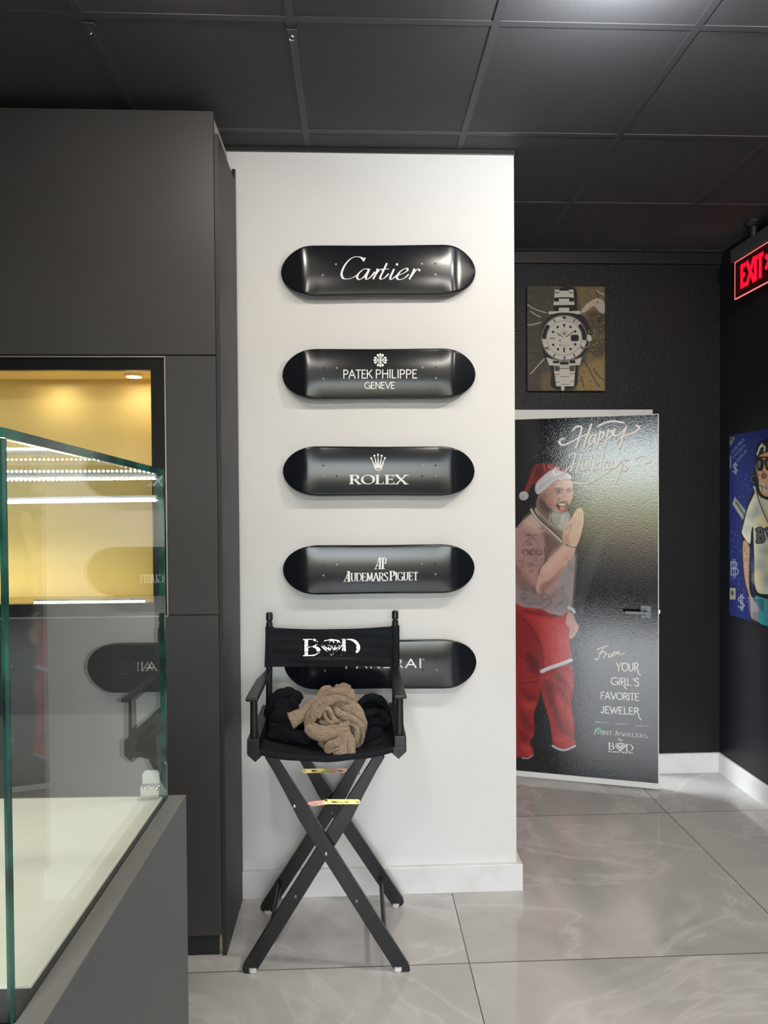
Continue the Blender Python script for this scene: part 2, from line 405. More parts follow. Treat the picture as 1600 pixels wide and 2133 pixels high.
# ribbons: mapping f(u, v) -> 3D point
def densify(P, step):
    out = [P[0]]
    for a, b in zip(P, P[1:]):
        L = math.hypot(b[0]-a[0], b[1]-a[1]); k = max(1, int(math.ceil(L / step)))
        for i in range(1, k + 1): out.append((a[0] + (b[0]-a[0])*i/k, a[1] + (b[1]-a[1])*i/k))
    return out
STAG = [Vector((0, -1, 0)), 0]
def stagger():
    STAG[1] = (STAG[1] + 1) % 9
    return STAG[0] * (STAG[1] * .00004)
def ribbon(mb, pts, wf, f0, caps=False):
    so_ = stagger(); f = lambda x, y: Vector(f0(x, y)) + so_
    P = [pts[0]]
    for q in pts[1:]:
        if math.hypot(q[0]-P[-1][0], q[1]-P[-1][1]) > 1e-7: P.append(q)
    if len(P) < 2: return
    n = len(P); vs = []
    for i in range(n):
        a, b = P[max(i-1, 0)], P[min(i+1, n-1)]
        tx, ty = b[0]-a[0], b[1]-a[1]; L = math.hypot(tx, ty) or 1
        tx, ty = tx/L, ty/L
        w = wf(math.atan2(ty, tx), i/(n-1)) / 2
        vs += [f(P[i][0] - ty*w, P[i][1] + tx*w), f(P[i][0] + ty*w, P[i][1] - tx*w)]
    mb.add(vs, [(2*i, 2*i+1, 2*i+3, 2*i+2) for i in range(n-1)])
    if caps:
        for e, q in ((0, P[0]), (1, P[-1])):
            w = wf(0, e) / 2
            mb.add([f(q[0] + w*math.cos(2*PI*k/12), q[1] + w*math.sin(2*PI*k/12)) for k in range(12)], [tuple(range(12))])
def disc(mb, c, rx, ry, f0, n=20, a0=0):
    so_ = stagger(); f = lambda x, y: Vector(f0(x, y)) + so_
    mb.add([f(c[0] + rx*math.cos(2*PI*k/n + a0), c[1] + ry*math.sin(2*PI*k/n + a0)) for k in range(n)], [tuple(range(n))])
def text_width(s, track):
    return sum(GL[c][0] + track for c in s) - track
def text(mb, s, box, f, style='sans', wt=.12, track=.16, thin=.35, slope=0.0, slant=0.0, sx=None):
    """fit string s in box (x0, ybase, x1, ytop) of the mapping f; y may run downwards (pixels)"""
    x0, yb, x1, yt = box
    k = (x1 - x0) / text_width(s, track); h = yt - yb
    hw = abs(h)
    cur = 0.0
    for c in s:
        w, strokes, ticks = GL[c]
        def g(u, v, cur=cur):     # glyph units measured with cap height hw
            X = x0 + u
            return f(X, yb + math.copysign(1, h) * v + slope * (X - x0))
        hwid = (wt*thin if style == 'serif' else wt)        # thickness of horizontal strokes, in cap heights
        low = min(p[1] for st3 in strokes for p in st3[0]) if strokes else 0
        V = (lambda v: hwid/2 + v*(1 - hwid)) if low >= -.01 else (lambda v: v)
        T = lambda P: [((cur + p[0]) * k + slant * p[1] * hw, V(p[1]) * hw) for p in P]
        if style == 'serif':
            wf = lambda a, t_: hw * max(wt * thin, wt * abs(math.sin(a - rad(12))) ** 1.3)
        else:
            wf = lambda a, t_: hw * wt
        for P, s0, s1 in strokes:
            Q = densify(T(P), hw * .15)
            if style != 'hand' and len(P) == 2 and P[0][1] != P[1][1]:      # let stems reach the full cap height
                d_ = (Q[-1][0] - Q[0][0], Q[-1][1] - Q[0][1]); L_ = math.hypot(*d_); e_ = hwid*hw/2
                if P[0][1] in (0, 1): Q[0] = (Q[0][0] - d_[0]/L_*e_, Q[0][1] - d_[1]/L_*e_)
                if P[1][1] in (0, 1): Q[-1] = (Q[-1][0] + d_[0]/L_*e_, Q[-1][1] + d_[1]/L_*e_)
            ribbon(mb, Q, wf, g, caps=(style == 'hand'))
            if style == 'serif':
                for flag, q, p in ((s0, Q[0], P[0]), (s1, Q[-1], P[-1])):
                    if flag:
                        yq = V(p[1]) * hw if p[1] in (0, 1) else q[1]
                        ribbon(mb, densify([(q[0] - hw*wt*.85, yq), (q[0] + hw*wt*.85, yq)], hw*.1), lambda a, t_: hw*wt*thin*.95, g)
        if style == 'serif':
            for P in ticks: ribbon(mb, densify(T(P), hw*.1), lambda a, t_: hw*wt*thin*1.1, g)
        cur += w + track
def script(mb, strokes, f, thick, thin=.3, pen=14, dots=(), off=(0, 0), sc=1.0, caps=False):
    for P in strokes:
        Q = densify(cr_spline([((p[0]-off[0])*sc, (p[1]-off[1])*sc) for p in P], 7), 1e9)
        ribbon(mb, Q, lambda a, t_: thick*sc*max(thin, abs(math.sin(-a - rad(pen)))), f, caps)
    for d in dots: disc(mb, ((d[0]-off[0])*sc, (d[1]-off[1])*sc), d[2]*sc, d[2]*sc, f)
def diamond(mb, box, f, wt):
    x0, yb, x1, yt = box
    q = lambda u, v: (x0 + (x1-x0)*u, yb + (yt-yb)*v)
    L = [[(0,.62),(.17,.93),(.5,1),(.83,.93),(1,.62),(.5,0),(0,.62)], [(0,.62),(.3,.66),(.5,.6),(.7,.66),(1,.62)], [(.17,.93),(.3,.66),(.5,1),(.7,.66),(.83,.93)],
         [(.3,.66),(.42,.3),(.5,.6),(.58,.3),(.7,.66)], [(.12,.6),(.42,.3),(.5,0)], [(.88,.6),(.58,.3),(.5,0)]]
    for P in L:
        for a, b in zip(P, P[1:]): ribbon(mb, densify([q(*a), q(*b)], 6), lambda a_, t_: wt, f)

# ------------------------------------------------------------------ painted flat pictures: colour per vertex of a fine grid
class Paint:
    """origin + u*du + v*dv plane; shapes are given in crop coordinates of the photograph (ox, oy, scale)"""
    def __init__(s, o, du, dv, nu, nv, crop, base):
        s.o, s.du, s.dv, s.nu, s.nv = Vector(o), Vector(du), Vector(dv), nu, nv
        uu, vv = np.meshgrid(np.linspace(0, 1, nu), np.linspace(0, 1, nv))
        O, A, B = np.array(s.o), np.array(s.du), np.array(s.dv)
        s.P = O + uu[..., None]*A + vv[..., None]*B
        R = np.array(CAM_R); q = (s.P - np.array([0, 0, H])) @ R
        s.PX = 800 + FPX * q[..., 0] / -q[..., 2]; s.PY = 1066.5 - FPX * q[..., 1] / -q[..., 2]
        s.crop(*crop)
        s.C = np.zeros((nv, nu, 3)); s.C[:] = np.array(srgb(*base)[:3])
        s.rng = np.random.default_rng(5)
    def crop(s, ox, oy, sc): s.X = (s.PX - ox) * sc; s.Y = (s.PY - oy) * sc; s.sc = sc
    def sd(s, P, pad):
        P = np.array(P, float)
        x0, y0 = P.min(0) - pad; x1, y1 = P.max(0) + pad
        m_ = (s.X > x0) & (s.X < x1) & (s.Y > y0) & (s.Y < y1)
        x, y = s.X[m_], s.Y[m_]
        d = np.full(x.shape, 1e9); ins = np.zeros(x.shape, bool)
        for (ax, ay), (bx, by) in zip(P, np.roll(P, -1, 0)):
            ex, ey = bx-ax, by-ay; t_ = np.clip(((x-ax)*ex + (y-ay)*ey) / (ex*ex + ey*ey + 1e-9), 0, 1)
            d = np.minimum(d, (x-ax-t_*ex)**2 + (y-ay-t_*ey)**2)
            if by != ay: ins ^= ((ay > y) != (by > y)) & (x < ex*(y-ay)/(by-ay) + ax)
        d = np.sqrt(d); d[ins] *= -1
        return m_, d
    def mix(s, m_, a, col):
        c = np.array(srgb(*col)[:3]); s.C[m_] = s.C[m_]*(1-a[..., None]) + c*a[..., None]
    def poly(s, P, col, soft=4, alpha=1, smooth=True):
        if smooth: P = cr_spline(P, 4, True)
        m_, d = s.sd(P, soft); s.mix(m_, np.clip(.5 - d/soft, 0, 1)*alpha, col)
    def line(s, P, w, col, soft=4, alpha=1, smooth=True):
        if smooth and len(P) > 2: P = cr_spline(P, 5)
        Pn = np.array(P, float); pad = w + soft
        x0, y0 = Pn.min(0) - pad; x1, y1 = Pn.max(0) + pad
        m_ = (s.X > x0) & (s.X < x1) & (s.Y > y0) & (s.Y < y1); x, y = s.X[m_], s.Y[m_]
        d = np.full(x.shape, 1e9)
        for (ax, ay), (bx, by) in zip(Pn, Pn[1:]):
            ex, ey = bx-ax, by-ay; t_ = np.clip(((x-ax)*ex + (y-ay)*ey) / (ex*ex + ey*ey + 1e-9), 0, 1)
            d = np.minimum(d, (x-ax-t_*ex)**2 + (y-ay-t_*ey)**2)
        s.mix(m_, np.clip(.5 - (np.sqrt(d) - w/2)/soft, 0, 1)*alpha, col)
    def ell(s, cx, cy, rx, ry, col, soft=4, alpha=1, rot=0):
        c, q = math.cos(rad(rot)), math.sin(rad(rot))
        s.poly([(cx + rx*math.cos(a)*c - ry*math.sin(a)*q, cy + rx*math.cos(a)*q + ry*math.sin(a)*c) for a in np.linspace(0, 2*PI, 25)[:-1]], col, soft, alpha, False)
    def ring(s, cx, cy, r, w, col, soft=4, alpha=1, a0=0, a1=360):
        s.line([(cx + r*math.cos(rad(a)), cy + r*math.sin(rad(a))) for a in np.linspace(a0, a1, 40)], w, col, soft, alpha, False)
    def grain(s, P, col, alpha, scale=1, soft=20, thr=.5):
        m_, d = s.sd(cr_spline(P, 4, True), soft)
        r = s.rng.random(d.shape)
        s.mix(m_, np.clip(.5 - d/soft, 0, 1)*alpha*(r > thr), col)
    def mesh(s, name, material, parent):
        off = WLOC[parent.name]
        me = bpy.data.meshes.new(name); nu, nv = s.nu, s.nv
        V = (s.P - np.array(off)).reshape(-1, 3)
        me.vertices.add(nu*nv); me.vertices.foreach_set('co', V.ravel())
        i = np.arange((nv-1)*(nu-1)); r, c = i // (nu-1), i % (nu-1); a = r*nu + c
        F = np.stack([a, a+nu, a+nu+1, a+1], 1)
        me.loops.add(F.size); me.loops.foreach_set('vertex_index', F.ravel())
        me.polygons.add(len(F)); me.polygons.foreach_set('loop_start', np.arange(len(F))*4); me.polygons.foreach_set('loop_total', np.full(len(F), 4))
        me.update(); me.validate()
        at = me.color_attributes.new('paint', 'FLOAT_COLOR', 'POINT')
        C = np.ones((nu*nv, 4)); C[:, :3] = np.clip(s.C, 0, 1).reshape(-1, 3)
        at.data.foreach_set('color', C.ravel())
        me.materials.append(material)
        o = bpy.data.objects.new(name, me); S.collection.objects.link(o); o.parent = parent; WLOC[o.name] = off
        return o

# ================================================================== THE ROOM
YW = 2.850          # face of the white wall
YB = 4.012           # black back wall
XR = 2.145           # black right wall
XL = -2.6
st = lambda o, label, cat: tag(o, label, cat, kind='structure')
st(obj('floor', MB().box(XL, XR + .02, YREAR - .1, YB + .65, -.05, 0), M['floor']), 'polished grey marble-look floor tiles of the shop', 'floor')
XG = [-.181 + .615*k for k in range(-4, 5)]; YG = [2.097 + .625*k for k in range(-8, 4)]
c = st(obj('ceiling', MB().box(XL, XR + .02, YREAR - .1, YB + .02, CEIL, CEIL + .05), M['ceiling']), 'black painted suspended tile ceiling', 'ceiling')
g = MB()
for x in XG: g.box(x - .012, x + .012, YREAR, YB, CEIL - .0025, CEIL + .001)
for y in YG: g.box(XL, XR, y - .0115, y + .0115, CEIL - .0023, CEIL + .001)
obj('ceiling_grid', g, M['grid'], c)
XWR = atY(1073, 1000, YW).x
st(obj('wall_middle', MB().box(-2.2, XWR, YW, YB, 0, CEIL - .015), M['white_wall']), 'white painted wall pier carrying the black skateboard decks', 'wall')
st(obj('trim_3', MB().box(-.62, XWR + .004, YW - .006, YW + .3, CEIL - .021, CEIL), M['black_trim'], bevel=.002), 'black edge angle where the ceiling meets the white wall', 'trim')
b = MB().box(-.48, XWR + .022, YW - .022, YW, 0, .112); b.box(XWR, XWR + .022, YW, YB, 0, .112)
st(obj('baseboard_middle', b, M['white_trim'], bevel=.003), 'white baseboard along the foot of the white wall', 'baseboard')
st(obj('trim_1', MB().box(XWR, XR, YB - .02, YB, atY(1300, 551, YB).z, CEIL), M['black_trim'], bevel=.003), 'black band at the top of the back wall under the ceiling', 'trim')
st(obj('wall_right', MB().box(XR, XR + .1, YREAR, YB + .1, 0, CEIL), M['black_wall']), 'plain black right-hand wall with the blue picture', 'wall')
st(obj('wall_left', MB().box(XL - .1, XL, YREAR, YB, 0, CEIL), M['black_wall']), 'black left-hand wall of the shop', 'wall')
st(obj('baseboard_back', MB().box(1.70, XR, YB - .016, YB, 0, .118), M['white_trim'], bevel=.003), 'white baseboard of the back wall right of the door', 'baseboard')
st(obj('baseboard_right', MB().box(XR - .016, XR, YREAR, YB - .016, 0, .118), M['white_trim'], bevel=.003), 'white baseboard along the foot of the right-hand wall', 'baseboard')
r_ = MB()
r_.box(XL, WIN[0], YREAR - .1, YREAR, 0, CEIL); r_.box(WIN[1], XR, YREAR - .1, YREAR, 0, CEIL)
r_.box(WIN[0], WIN[1], YREAR - .1, YREAR, WIN[3], CEIL); r_.box(WIN[0], WIN[1], YREAR - .1, YREAR, 0, WIN[2])
st(obj('wall_front', r_, M['black_wall']), 'black wall around the shop window', 'wall')
fr = MB()
for x in (WIN[0], .62, WIN[1] - .06): fr.box(x, x + .06, YREAR - .08, YREAR - .01, WIN[2], WIN[3])
fr.box(WIN[0], WIN[1], YREAR - .08, YREAR - .01, 2.30, 2.36)
st(obj('window_1', fr, M['black_trim']), 'black framed shop window behind the viewer', 'window')

# ---- the open door with its printed poster
DA = atZ(1080, 1618, .012); DA = atY(1080, 1617, 3.992)
DB = atZ(1373, 1645, .008)
DA.z = DB.z = .010
dirv = (DB - DA); dirv.z = 0; dirv.normalize()
nrm = Vector((dirv.y, -dirv.x, 0))           # towards the viewer
DW = .90
hinge = DB - dirv * DW
if hinge.y > YB - .045: pass
DH = atP(1370, 862, DB, nrm).z
th = .044
door = thing('door_1', 'white open door wearing a glossy black holiday poster', 'door', (hinge.x, hinge.y, 0), kind='structure')
leaf = MB().prism([hinge, DB, DB - nrm*th, hinge - nrm*th], (0, 0, DH - .010))
obj('door_leaf', leaf, M['white_edge'], door, bevel=.001)
pz0 = atP(1373, 1632, DB, nrm).z; pz1 = DH - .004
PO = hinge + nrm*.0015 + dirv*.004; PO.z = pz0
pp = Paint(PO, dirv*(DW - .009), Vector((0, 0, pz1 - pz0)), 372, 850, (1060, 840, 4.706), (20, 22, 26))
def crA(): pp.crop(1060, 840, 4.706)
def crB(): pp.crop(1060, 1240, 4.706)
def paint_door():
    P = pp
    crA()
    P.poly([(-200,1900),(700,1900),(960,1300),(880,1280),(640,1750),(300,1900)], (30, 35, 39), 160, .8)
    P.poly([(950,1300),(880,1290),(640,1800),(620,2500),(760,1900)], (58, 66, 70), 26, .6)
    P.poly([(50,300),(400,300),(420,560),(240,600),(60,1000)], (24, 28, 36), 200, .8)
    SK, SKD, SKL = (190, 152, 142), (112, 80, 74), (222, 190, 178)
    # torso
    P.poly([(-160,1500),(-40,1330),(45,1250),(130,1160),(230,1075),(300,1010),(420,1080),(530,1330),(600,1420),(648,1480),(640,1650),(635,1760),(614,1990),(570,2080),(400,2060),(150,2010),(-160,1960)], (178, 148, 142), 8)
    P.poly([(520,1500),(648,1480),(636,1760),(610,1990),(560,2070),(470,2050),(500,1760)], (150, 146, 148), 60, .85)
    P.poly([(330,1260),(450,1300),(520,1380),(440,1460),(360,1560),(340,1400)], (92, 72, 72), 70, .8)
    P.poly([(60,1700),(240,1760),(330,1880),(480,1800),(560,1900),(600,2050),(60,2000)], (138, 126, 128), 60, .7)
    P.poly([(-160,1360),(60,1260),(250,1180),(330,1290),(360,1500),(320,1700),(250,1820),(100,1720),(40,1560),(-160,1600)], (172, 134, 130), 24, .9)
    P.poly([(150,1160),(270,1080),(330,1180),(300,1260),(200,1230)], SKL, 80, .55)
    P.poly([(60,1560),(160,1680),(280,1830),(310,1860),(240,1850),(60,1760)], SKD, 60, .6)
    P.line([(352,1420),(360,1500),(345,1580),(300,1650)], 14, (84, 58, 56), 20, .8)
    # neck, beard, face
    P.poly([(270,960),(330,880),(420,960),(500,1060),(560,1180),(520,1320),(400,1230),(290,1090)], (130, 104, 98), 14)
    P.poly([(292,900),(330,855),(450,765),(545,742),(605,750),(626,810),(628,890),(610,965),(575,1010),(545,1060),(440,1060),(340,1010),(296,950)], (190, 148, 140), 8)
    P.poly([(470,770),(590,755),(615,800),(560,815),(480,830)], SKL, 40, .6)
    P.poly([(300,930),(350,860),(420,960),(430,1040),(380,1010),(320,980)], (120, 86, 80), 50, .7)
    P.poly([(296,930),(330,960),(420,1040),(500,1075),(560,1055),(598,1090),(602,1180),(545,1260),(490,1240),(410,1160),(340,1080),(300,1000)], (104, 96, 92), 16)
    P.poly([(400,1080),(500,1090),(570,1090),(585,1180),(530,1240),(470,1210)], (176, 174, 172), 50, .85)
    P.poly([(300,940),(330,940),(420,1050),(400,1090),(330,1030)], (66, 56, 54), 30, .7)
    P.poly([(430,1070),(520,1082),(575,1075),(596,1120),(585,1190),(535,1245),(480,1205)], (188, 186, 184), 40, .6)
    for i in range(60):
        x = 390 + random.random()*185; y = 1060 + random.random()*95
        P.line([(x, y), (x - 8, y + 40), (x - 14, y + 80)], 4, random.choice([(90,84,80),(205,203,200),(140,136,132)]), 5, .55)
    # eyes, nose, mouth
    P.line([(440,845),(490,832),(530,850)], 11, (92, 60, 54), 10, .7); P.line([(560,850),(595,834),(618,850)], 10, (92, 60, 54), 10, .7)
    P.ell(488, 858, 40, 24, (132, 92, 84), 26, .75); P.ell(592, 854, 30, 22, (132, 92, 84), 24, .75); P.ell(490, 862, 20, 10, (44, 28, 28), 9, .95); P.ell(590, 858, 16, 9, (44, 28, 28), 9, .95); P.poly([(350,880),(400,840),(440,900),(450,980),(400,1000)], (150, 108, 100), 60, .6); P.poly([(545,880),(560,880),(556,950),(530,950)], (132, 92, 84), 16, .6)
    P.ell(492, 861, 9, 5, (190, 185, 180), 5, .25); P.ell(591, 857, 7, 5, (190, 185, 180), 5, .25)
    P.line([(440,885),(490,892),(530,880)], 6, (120, 84, 78), 8, .6); P.line([(430,800),(500,790),(590,790)], 5, (128, 92, 86), 8, .5)
    P.poly([(530,870),(560,870),(585,930),(560,960),(520,945)], (196, 150, 138), 16, .8)
    P.line([(520,950),(545,965),(580,955)], 8, (84, 52, 50), 8, .7); P.line([(500,930),(470,975),(455,1020)], 8, (110, 74, 70), 10, .7)
    P.poly([(462,1000),(500,972),(560,970),(580,985),(560,1040),(530,1068),(490,1045)], (58, 26, 26), 9)
    P.poly([(490,985),(545,982),(560,995),(500,1002)], (222, 212, 204), 7, .9)
    P.poly([(500,1020),(540,1000),(552,1030),(535,1062),(505,1050)], (196, 110, 112), 9)
    P.ell(420, 930, 46, 56, (190, 140, 130), 60, .5); P.ell(310, 905, 14, 34, (150, 104, 96), 10, .9)
    # hat
    P.poly([(150,862),(190,760),(225,660),(245,612),(320,594),(440,600),(540,640),(590,690),(540,720),(430,670),(300,760),(262,800),(225,790),(196,866)], (128, 36, 38), 8)
    P.poly([(240,640),(300,610),(360,640),(290,720),(250,760)], (84, 20, 26), 40, .8); P.poly([(330,610),(440,615),(520,650),(420,650)], (158, 56, 54), 30, .7)
    P.line([(260,640),(215,780),(175,850)], 10, (160, 60, 58), 16, .6)
    P.poly([(258,840),(285,765),(415,655),(480,655),(600,700),(612,740),(540,742),(450,765),(340,855),(282,892)], (202, 200, 208), 9)
    P.line([(275,860),(330,800),(440,735),(560,715)], 14, (164, 162, 174), 26, .6)
    P.ell(147, 907, 45, 43, (196, 196, 202), 10); P.ell(136, 920, 28, 26, (164, 164, 174), 26, .6)
    # chain
    ch = cr_spline([(225,1040),(262,1100),(320,1165),(400,1235),(470,1300),(530,1360)], 6)
    P.line(ch, 40, (96, 92, 88), 8, 1, False)
    for i in range(0, len(ch) - 1):
        x, y = ch[i]; P.ell(x - 6, y + 4, 11, 8, (204, 202, 194), 6, .95, 35); P.ell(x + 6, y - 4, 6, 4, (50, 46, 46), 5, .9, 35)
    ch2 = cr_spline([(262,1030),(330,1110),(430,1200)], 8)
    for x, y in ch2: P.ell(x, y, 9, 7, (170, 168, 160), 6, .8, 40)
    # forearm and raised hand
    P.poly([(296,1680),(330,1590),(420,1500),(520,1400),(560,1370),(650,1415),(625,1500),(560,1600),(470,1710),(390,1820),(325,1872),(270,1830)], (204, 164, 152), 10)
    P.poly([(330,1620),(440,1510),(550,1400),(600,1400),(500,1530),(400,1640)], SKL, 60, .55)
    P.poly([(310,1780),(420,1720),(540,1600),(470,1710),(390,1820),(325,1868)], (124, 88, 82), 40, .7)
    P.line([(300,1690),(296,1650),(320,1600),(380,1540)], 9, (84, 56, 54), 12, .8)
    P.poly([(540,1385),(526,1300),(548,1220),(600,1150),(640,1080),(665,1040),(690,1030),(716,1032),(733,1080),(734,1150),(724,1220),(700,1310),(655,1418),(600,1420)], (204, 172, 152), 9)
    for a, b in (((664,1060),(640,1200)), ((690,1040),(680,1220)), ((712,1060),(704,1200)), ((640,1090),(600,1220))):
        P.line([a, ((a[0]+b[0])/2 + 3, (a[1]+b[1])/2), b], 6, (140, 106, 94), 8, .65)
    P.line([(560,1240),(610,1190),(600,1260),(570,1310)], 8, (150, 116, 104), 10, .7)
    P.poly([(540,1370),(536,1300),(570,1290),(600,1380)], (160, 124, 112), 40, .6)
    P.line([(560,1385),(610,1405),(655,1412)], 14, (78, 68, 62), 6, .9); P.line([(590,1388),(630,1408)], 9, (190, 186, 176), 6, .9)
    # tattoos
    ink = (66, 62, 72)
    def loops(cx, cy, w, h, n, lw=4.5, al=.6):
        for _ in range(max(2, n//2)):
            x, y = cx + random.uniform(-.5, .5)*w, cy + random.uniform(-.5, .5)*h
            ang = random.uniform(0, 2*PI); tw = random.choice((-1, 1))*random.uniform(.5, 1.2); pts = [(x, y)]
            for i in range(random.randint(4, 8)):
                ang += tw + random.uniform(-.3, .3); st3 = random.uniform(7, 20)
                x = min(max(x + st3*math.cos(ang), cx - w*.6), cx + w*.6); y = min(max(y + st3*math.sin(ang)*.8, cy - h*.7), cy + h*.7); pts.append((x, y))
            P.line(pts, lw, ink, 5, al)
    for q in ((100,1200,60,40,7), (195,1275,140,30,14), (205,1310,90,26,9), (225,1360,130,60,9), (230,1460,200,36,16), (235,1520,150,60,9), (240,1580,120,40,8), (120,1580,80,60,8), (110,1640,90,50,8),
              (210,1660,40,40,5), (180,1800,150,50,9), (240,1850,200,40,14), (250,1900,240,46,14), (300,1950,220,44,12), (160,1890,90,50,7), (440,1870,60,50,7), (560,1560,60,70,7), (600,1640,50,80,7), (560,1860,70,120,8), (500,1960,90,60,8), (310,1210,50,60,7)):
        loops(*q)
    for x in (165, 232, 300): P.ring(x, 1462, 26, 7, ink, 6, .8)
    P.line([(140,1400),(180,1340),(250,1330),(300,1400),(240,1430)], 6, ink, 6, .7); P.line([(150,1500),(140,1600),(200,1560),(290,1600),(330,1520)], 6, ink, 6, .6)
    P.poly([(150,1430),(280,1440),(300,1480),(200,1500)], ink, 40, .25); P.poly([(120,1760),(300,1880),(420,1900),(400,1990),(120,1960)], ink, 50, .22)
    P.line([(330,1850),(400,1900),(410,1960),(340,2010),(200,2020)], 8, ink, 8, .7)
    # red suit (rolled down)
    crB()
    RD, RDD, RDL = (174, 42, 46), (96, 20, 28), (204, 66, 66)
    P.poly([(-160,60),(60,78),(140,112),(330,140),(440,205),(520,205),(575,165),(590,300),(592,470),(596,640),(340,745),(-160,700)], RD, 9)
    P.poly([(-160,640),(300,745),(335,800),(310,880),(300,1000),(250,1150),(246,1370),(205,1440),(238,1555),(180,1597),(95,1585),(-160,1590)], (150, 34, 40), 9)
    P.poly([(310,770),(480,692),(618,688),(632,880),(612,1080),(636,1280),(642,1400),(656,1462),(560,1512),(440,1462),(425,1380),(404,1250),(362,1100),(322,960),(306,870)], (162, 40, 44), 9)
    P.poly([(150,130),(240,150),(330,150),(450,210),(400,225),(250,200),(130,160)], (110, 24, 30), 30, .7)
    P.poly([(-100,120),(70,110),(150,210),(270,360),(310,520),(330,700),(300,750),(100,640),(-100,640)], (120, 26, 34), 70, .75)
    P.line([(140,230),(230,330),(300,470),(325,600),(335,720)], 12, (70, 14, 22), 16, .85)
    P.poly([(340,240),(480,250),(560,300),(570,600),(440,660),(370,400)], RDL, 120, .6)
    P.poly([(180,560),(280,640),(300,760),(200,720)], (72, 14, 22), 60, .7)
    for q in ([(420,720),(520,800),(600,900),(480,840)], [(470,880),(560,980),(600,1050),(520,1010)], [(470,1100),(520,1240),(620,1380),(500,1320),(440,1180)], [(330,860),(420,840),(450,1000),(470,1180),(400,1080)],
              [(110,900),(200,960),(290,1000),(200,1040)], [(110,1100),(180,1200),(240,1320),(140,1280)], [(110,1330),(200,1400),(130,1440)]):
        P.poly(q, RDD, 50, .75)
    for q in ([(540,760),(615,800),(620,900),(580,860)], [(480,960),(540,1040),(520,1120),(480,1060)], [(560,1060),(605,1120),(625,1280),(580,1200)], [(150,1060),(260,1060),(200,1120)], [(450,1400),(600,1400),(620,1450),(520,1480)], [(130,1480),(220,1500),(200,1570)]):
        P.poly(q, RDL, 60, .6)
    P.line([(-100,830),(80,835),(200,832),(300,800)], 46, (150, 36, 42), 8); P.line([(80,860),(200,858),(300,846)], 7, (66, 12, 20), 8, .8); P.line([(80,815),(200,812),(296,784)], 6, (92, 18, 26), 8, .8)
    P.line([(322,745),(400,712),(500,678),(610,636)], 34, (206, 206, 216), 9); P.line([(330,765),(420,725),(520,692),(615,655)], 7, (140, 140, 156), 10, .6)
    P.line([(430,1476),(490,1508),(560,1516),(650,1476)], 18, (190, 190, 202), 8); P.line([(130,1594),(190,1598),(236,1566)], 9, (170, 165, 172), 8)
    P.line([(430,1420),(520,1450),(640,1410)], 10, RDD, 20, .7)
    P.line([(585,690),(600,740),(625,745),(628,690)], 8, (120, 30, 34), 6)
    # lower hand and cuff
    P.poly([(572,190),(610,170),(640,200),(652,250),(684,300),(676,350),(640,405),(605,428),(592,400),(596,330),(560,270)], (190, 150, 140), 9)
    P.line([(630,250),(640,310),(628,370)], 6, (130, 92, 86), 8, .7); P.line([(610,300),(616,350),(606,400)], 6, (130, 92, 86), 8, .7)
    P.line([(590,120),(625,140),(640,165)], 30, (196, 198, 206), 8)
    for i in range(90):
        x, y = 300 + random.random()*1000, 1560 + random.random()*240
        P.line([(x, y), (x + random.uniform(-10, 14), y + random.uniform(-8, 10))], 3, (110, 116, 120), 4, .5)
paint_door()
pp.mesh('poster', M['poster'], door)
STAG[0] = nrm
DF = lambda lift: (lambda px, py: atP(px, py, DB + nrm*(.0015 + lift), nrm))
sc1 = 1/4.706
def fA(lift=.0012):
    f = DF(lift); return lambda x, y: f(1060 + x*sc1, 840 + y*sc1)
def fB(lift=.0012):
    f = DF(lift); return lambda x, y: f(1060 + x*sc1, 1240 + y*sc1)
happy = [[(548,343),(512,350),(495,378),(515,405),(560,400),(640,362),(720,322),(795,296)], [(622,268),(655,232),(700,224),(712,250),(690,330),(672,390),(655,440)], [(808,205),(775,300),(750,370),(732,440)],
   [(842,305),(808,320),(786,375),(800,405),(838,350),(856,300)], [(858,298),(842,360),(850,400)], [(896,268),(880,350),(858,440)], [(886,300),(925,278),(930,310),(905,350),(876,356)],
   [(976,256),(958,340),(936,430)], [(966,288),(1005,266),(1012,300),(985,340),(955,346)], [(1040,250),(1026,300),(1050,322),(1090,300),(1130,258)], [(1152,224),(1125,300),(1098,390),(1082,446)],
   [(1060,372),(1110,322),(1190,300),(1255,268),(1276,236),(1246,214)], [(868,226),(950,186),(1040,176),(1130,190)]]
holi = [[(487,634),(448,644),(436,678),(462,708),(530,684),(600,620),(660,588)], [(585,520),(620,495),(650,500),(636,570),(602,670)], [(716,496),(690,580),(655,690)],
   [(752,556),(722,580),(716,640),(744,650),(770,600),(752,556)], [(820,500),(798,580),(782,650)], [(846,570),(830,620),(828,655)], [(892,575),(858,600),(852,645),(880,640),(902,590)], [(928,490),(905,580),(896,650)],
   [(968,570),(936,590),(930,640),(952,645),(980,590)], [(984,566),(970,620),(978,650)], [(1022,560),(1008,610),(1030,632),(1070,600),(1108,558)], [(1128,540),(1100,640),(1066,740),(1040,792)],
   [(1172,548),(1136,566),(1140,600),(1168,620),(1150,655),(1112,662)], [(1245,545),(1310,512),(1372,528),(1384,566),(1340,586)], [(628,774),(740,786),(840,750),(930,700),(1010,640)]]
lt = MB(); script(lt, happy, fA(.0009), 25, .55, 30, off=(-6, -8), caps=True); script(lt, holi, fA(.0009), 21, .5, 30, off=(-5, -7), caps=True)
obj('lettering_shadow', lt, M['grey_print'], door)
lt = MB(); script(lt, happy, fA(.0014), 23, .55, 30, caps=True); script(lt, holi, fA(.0014), 19, .5, 30, caps=True)
f = fB()
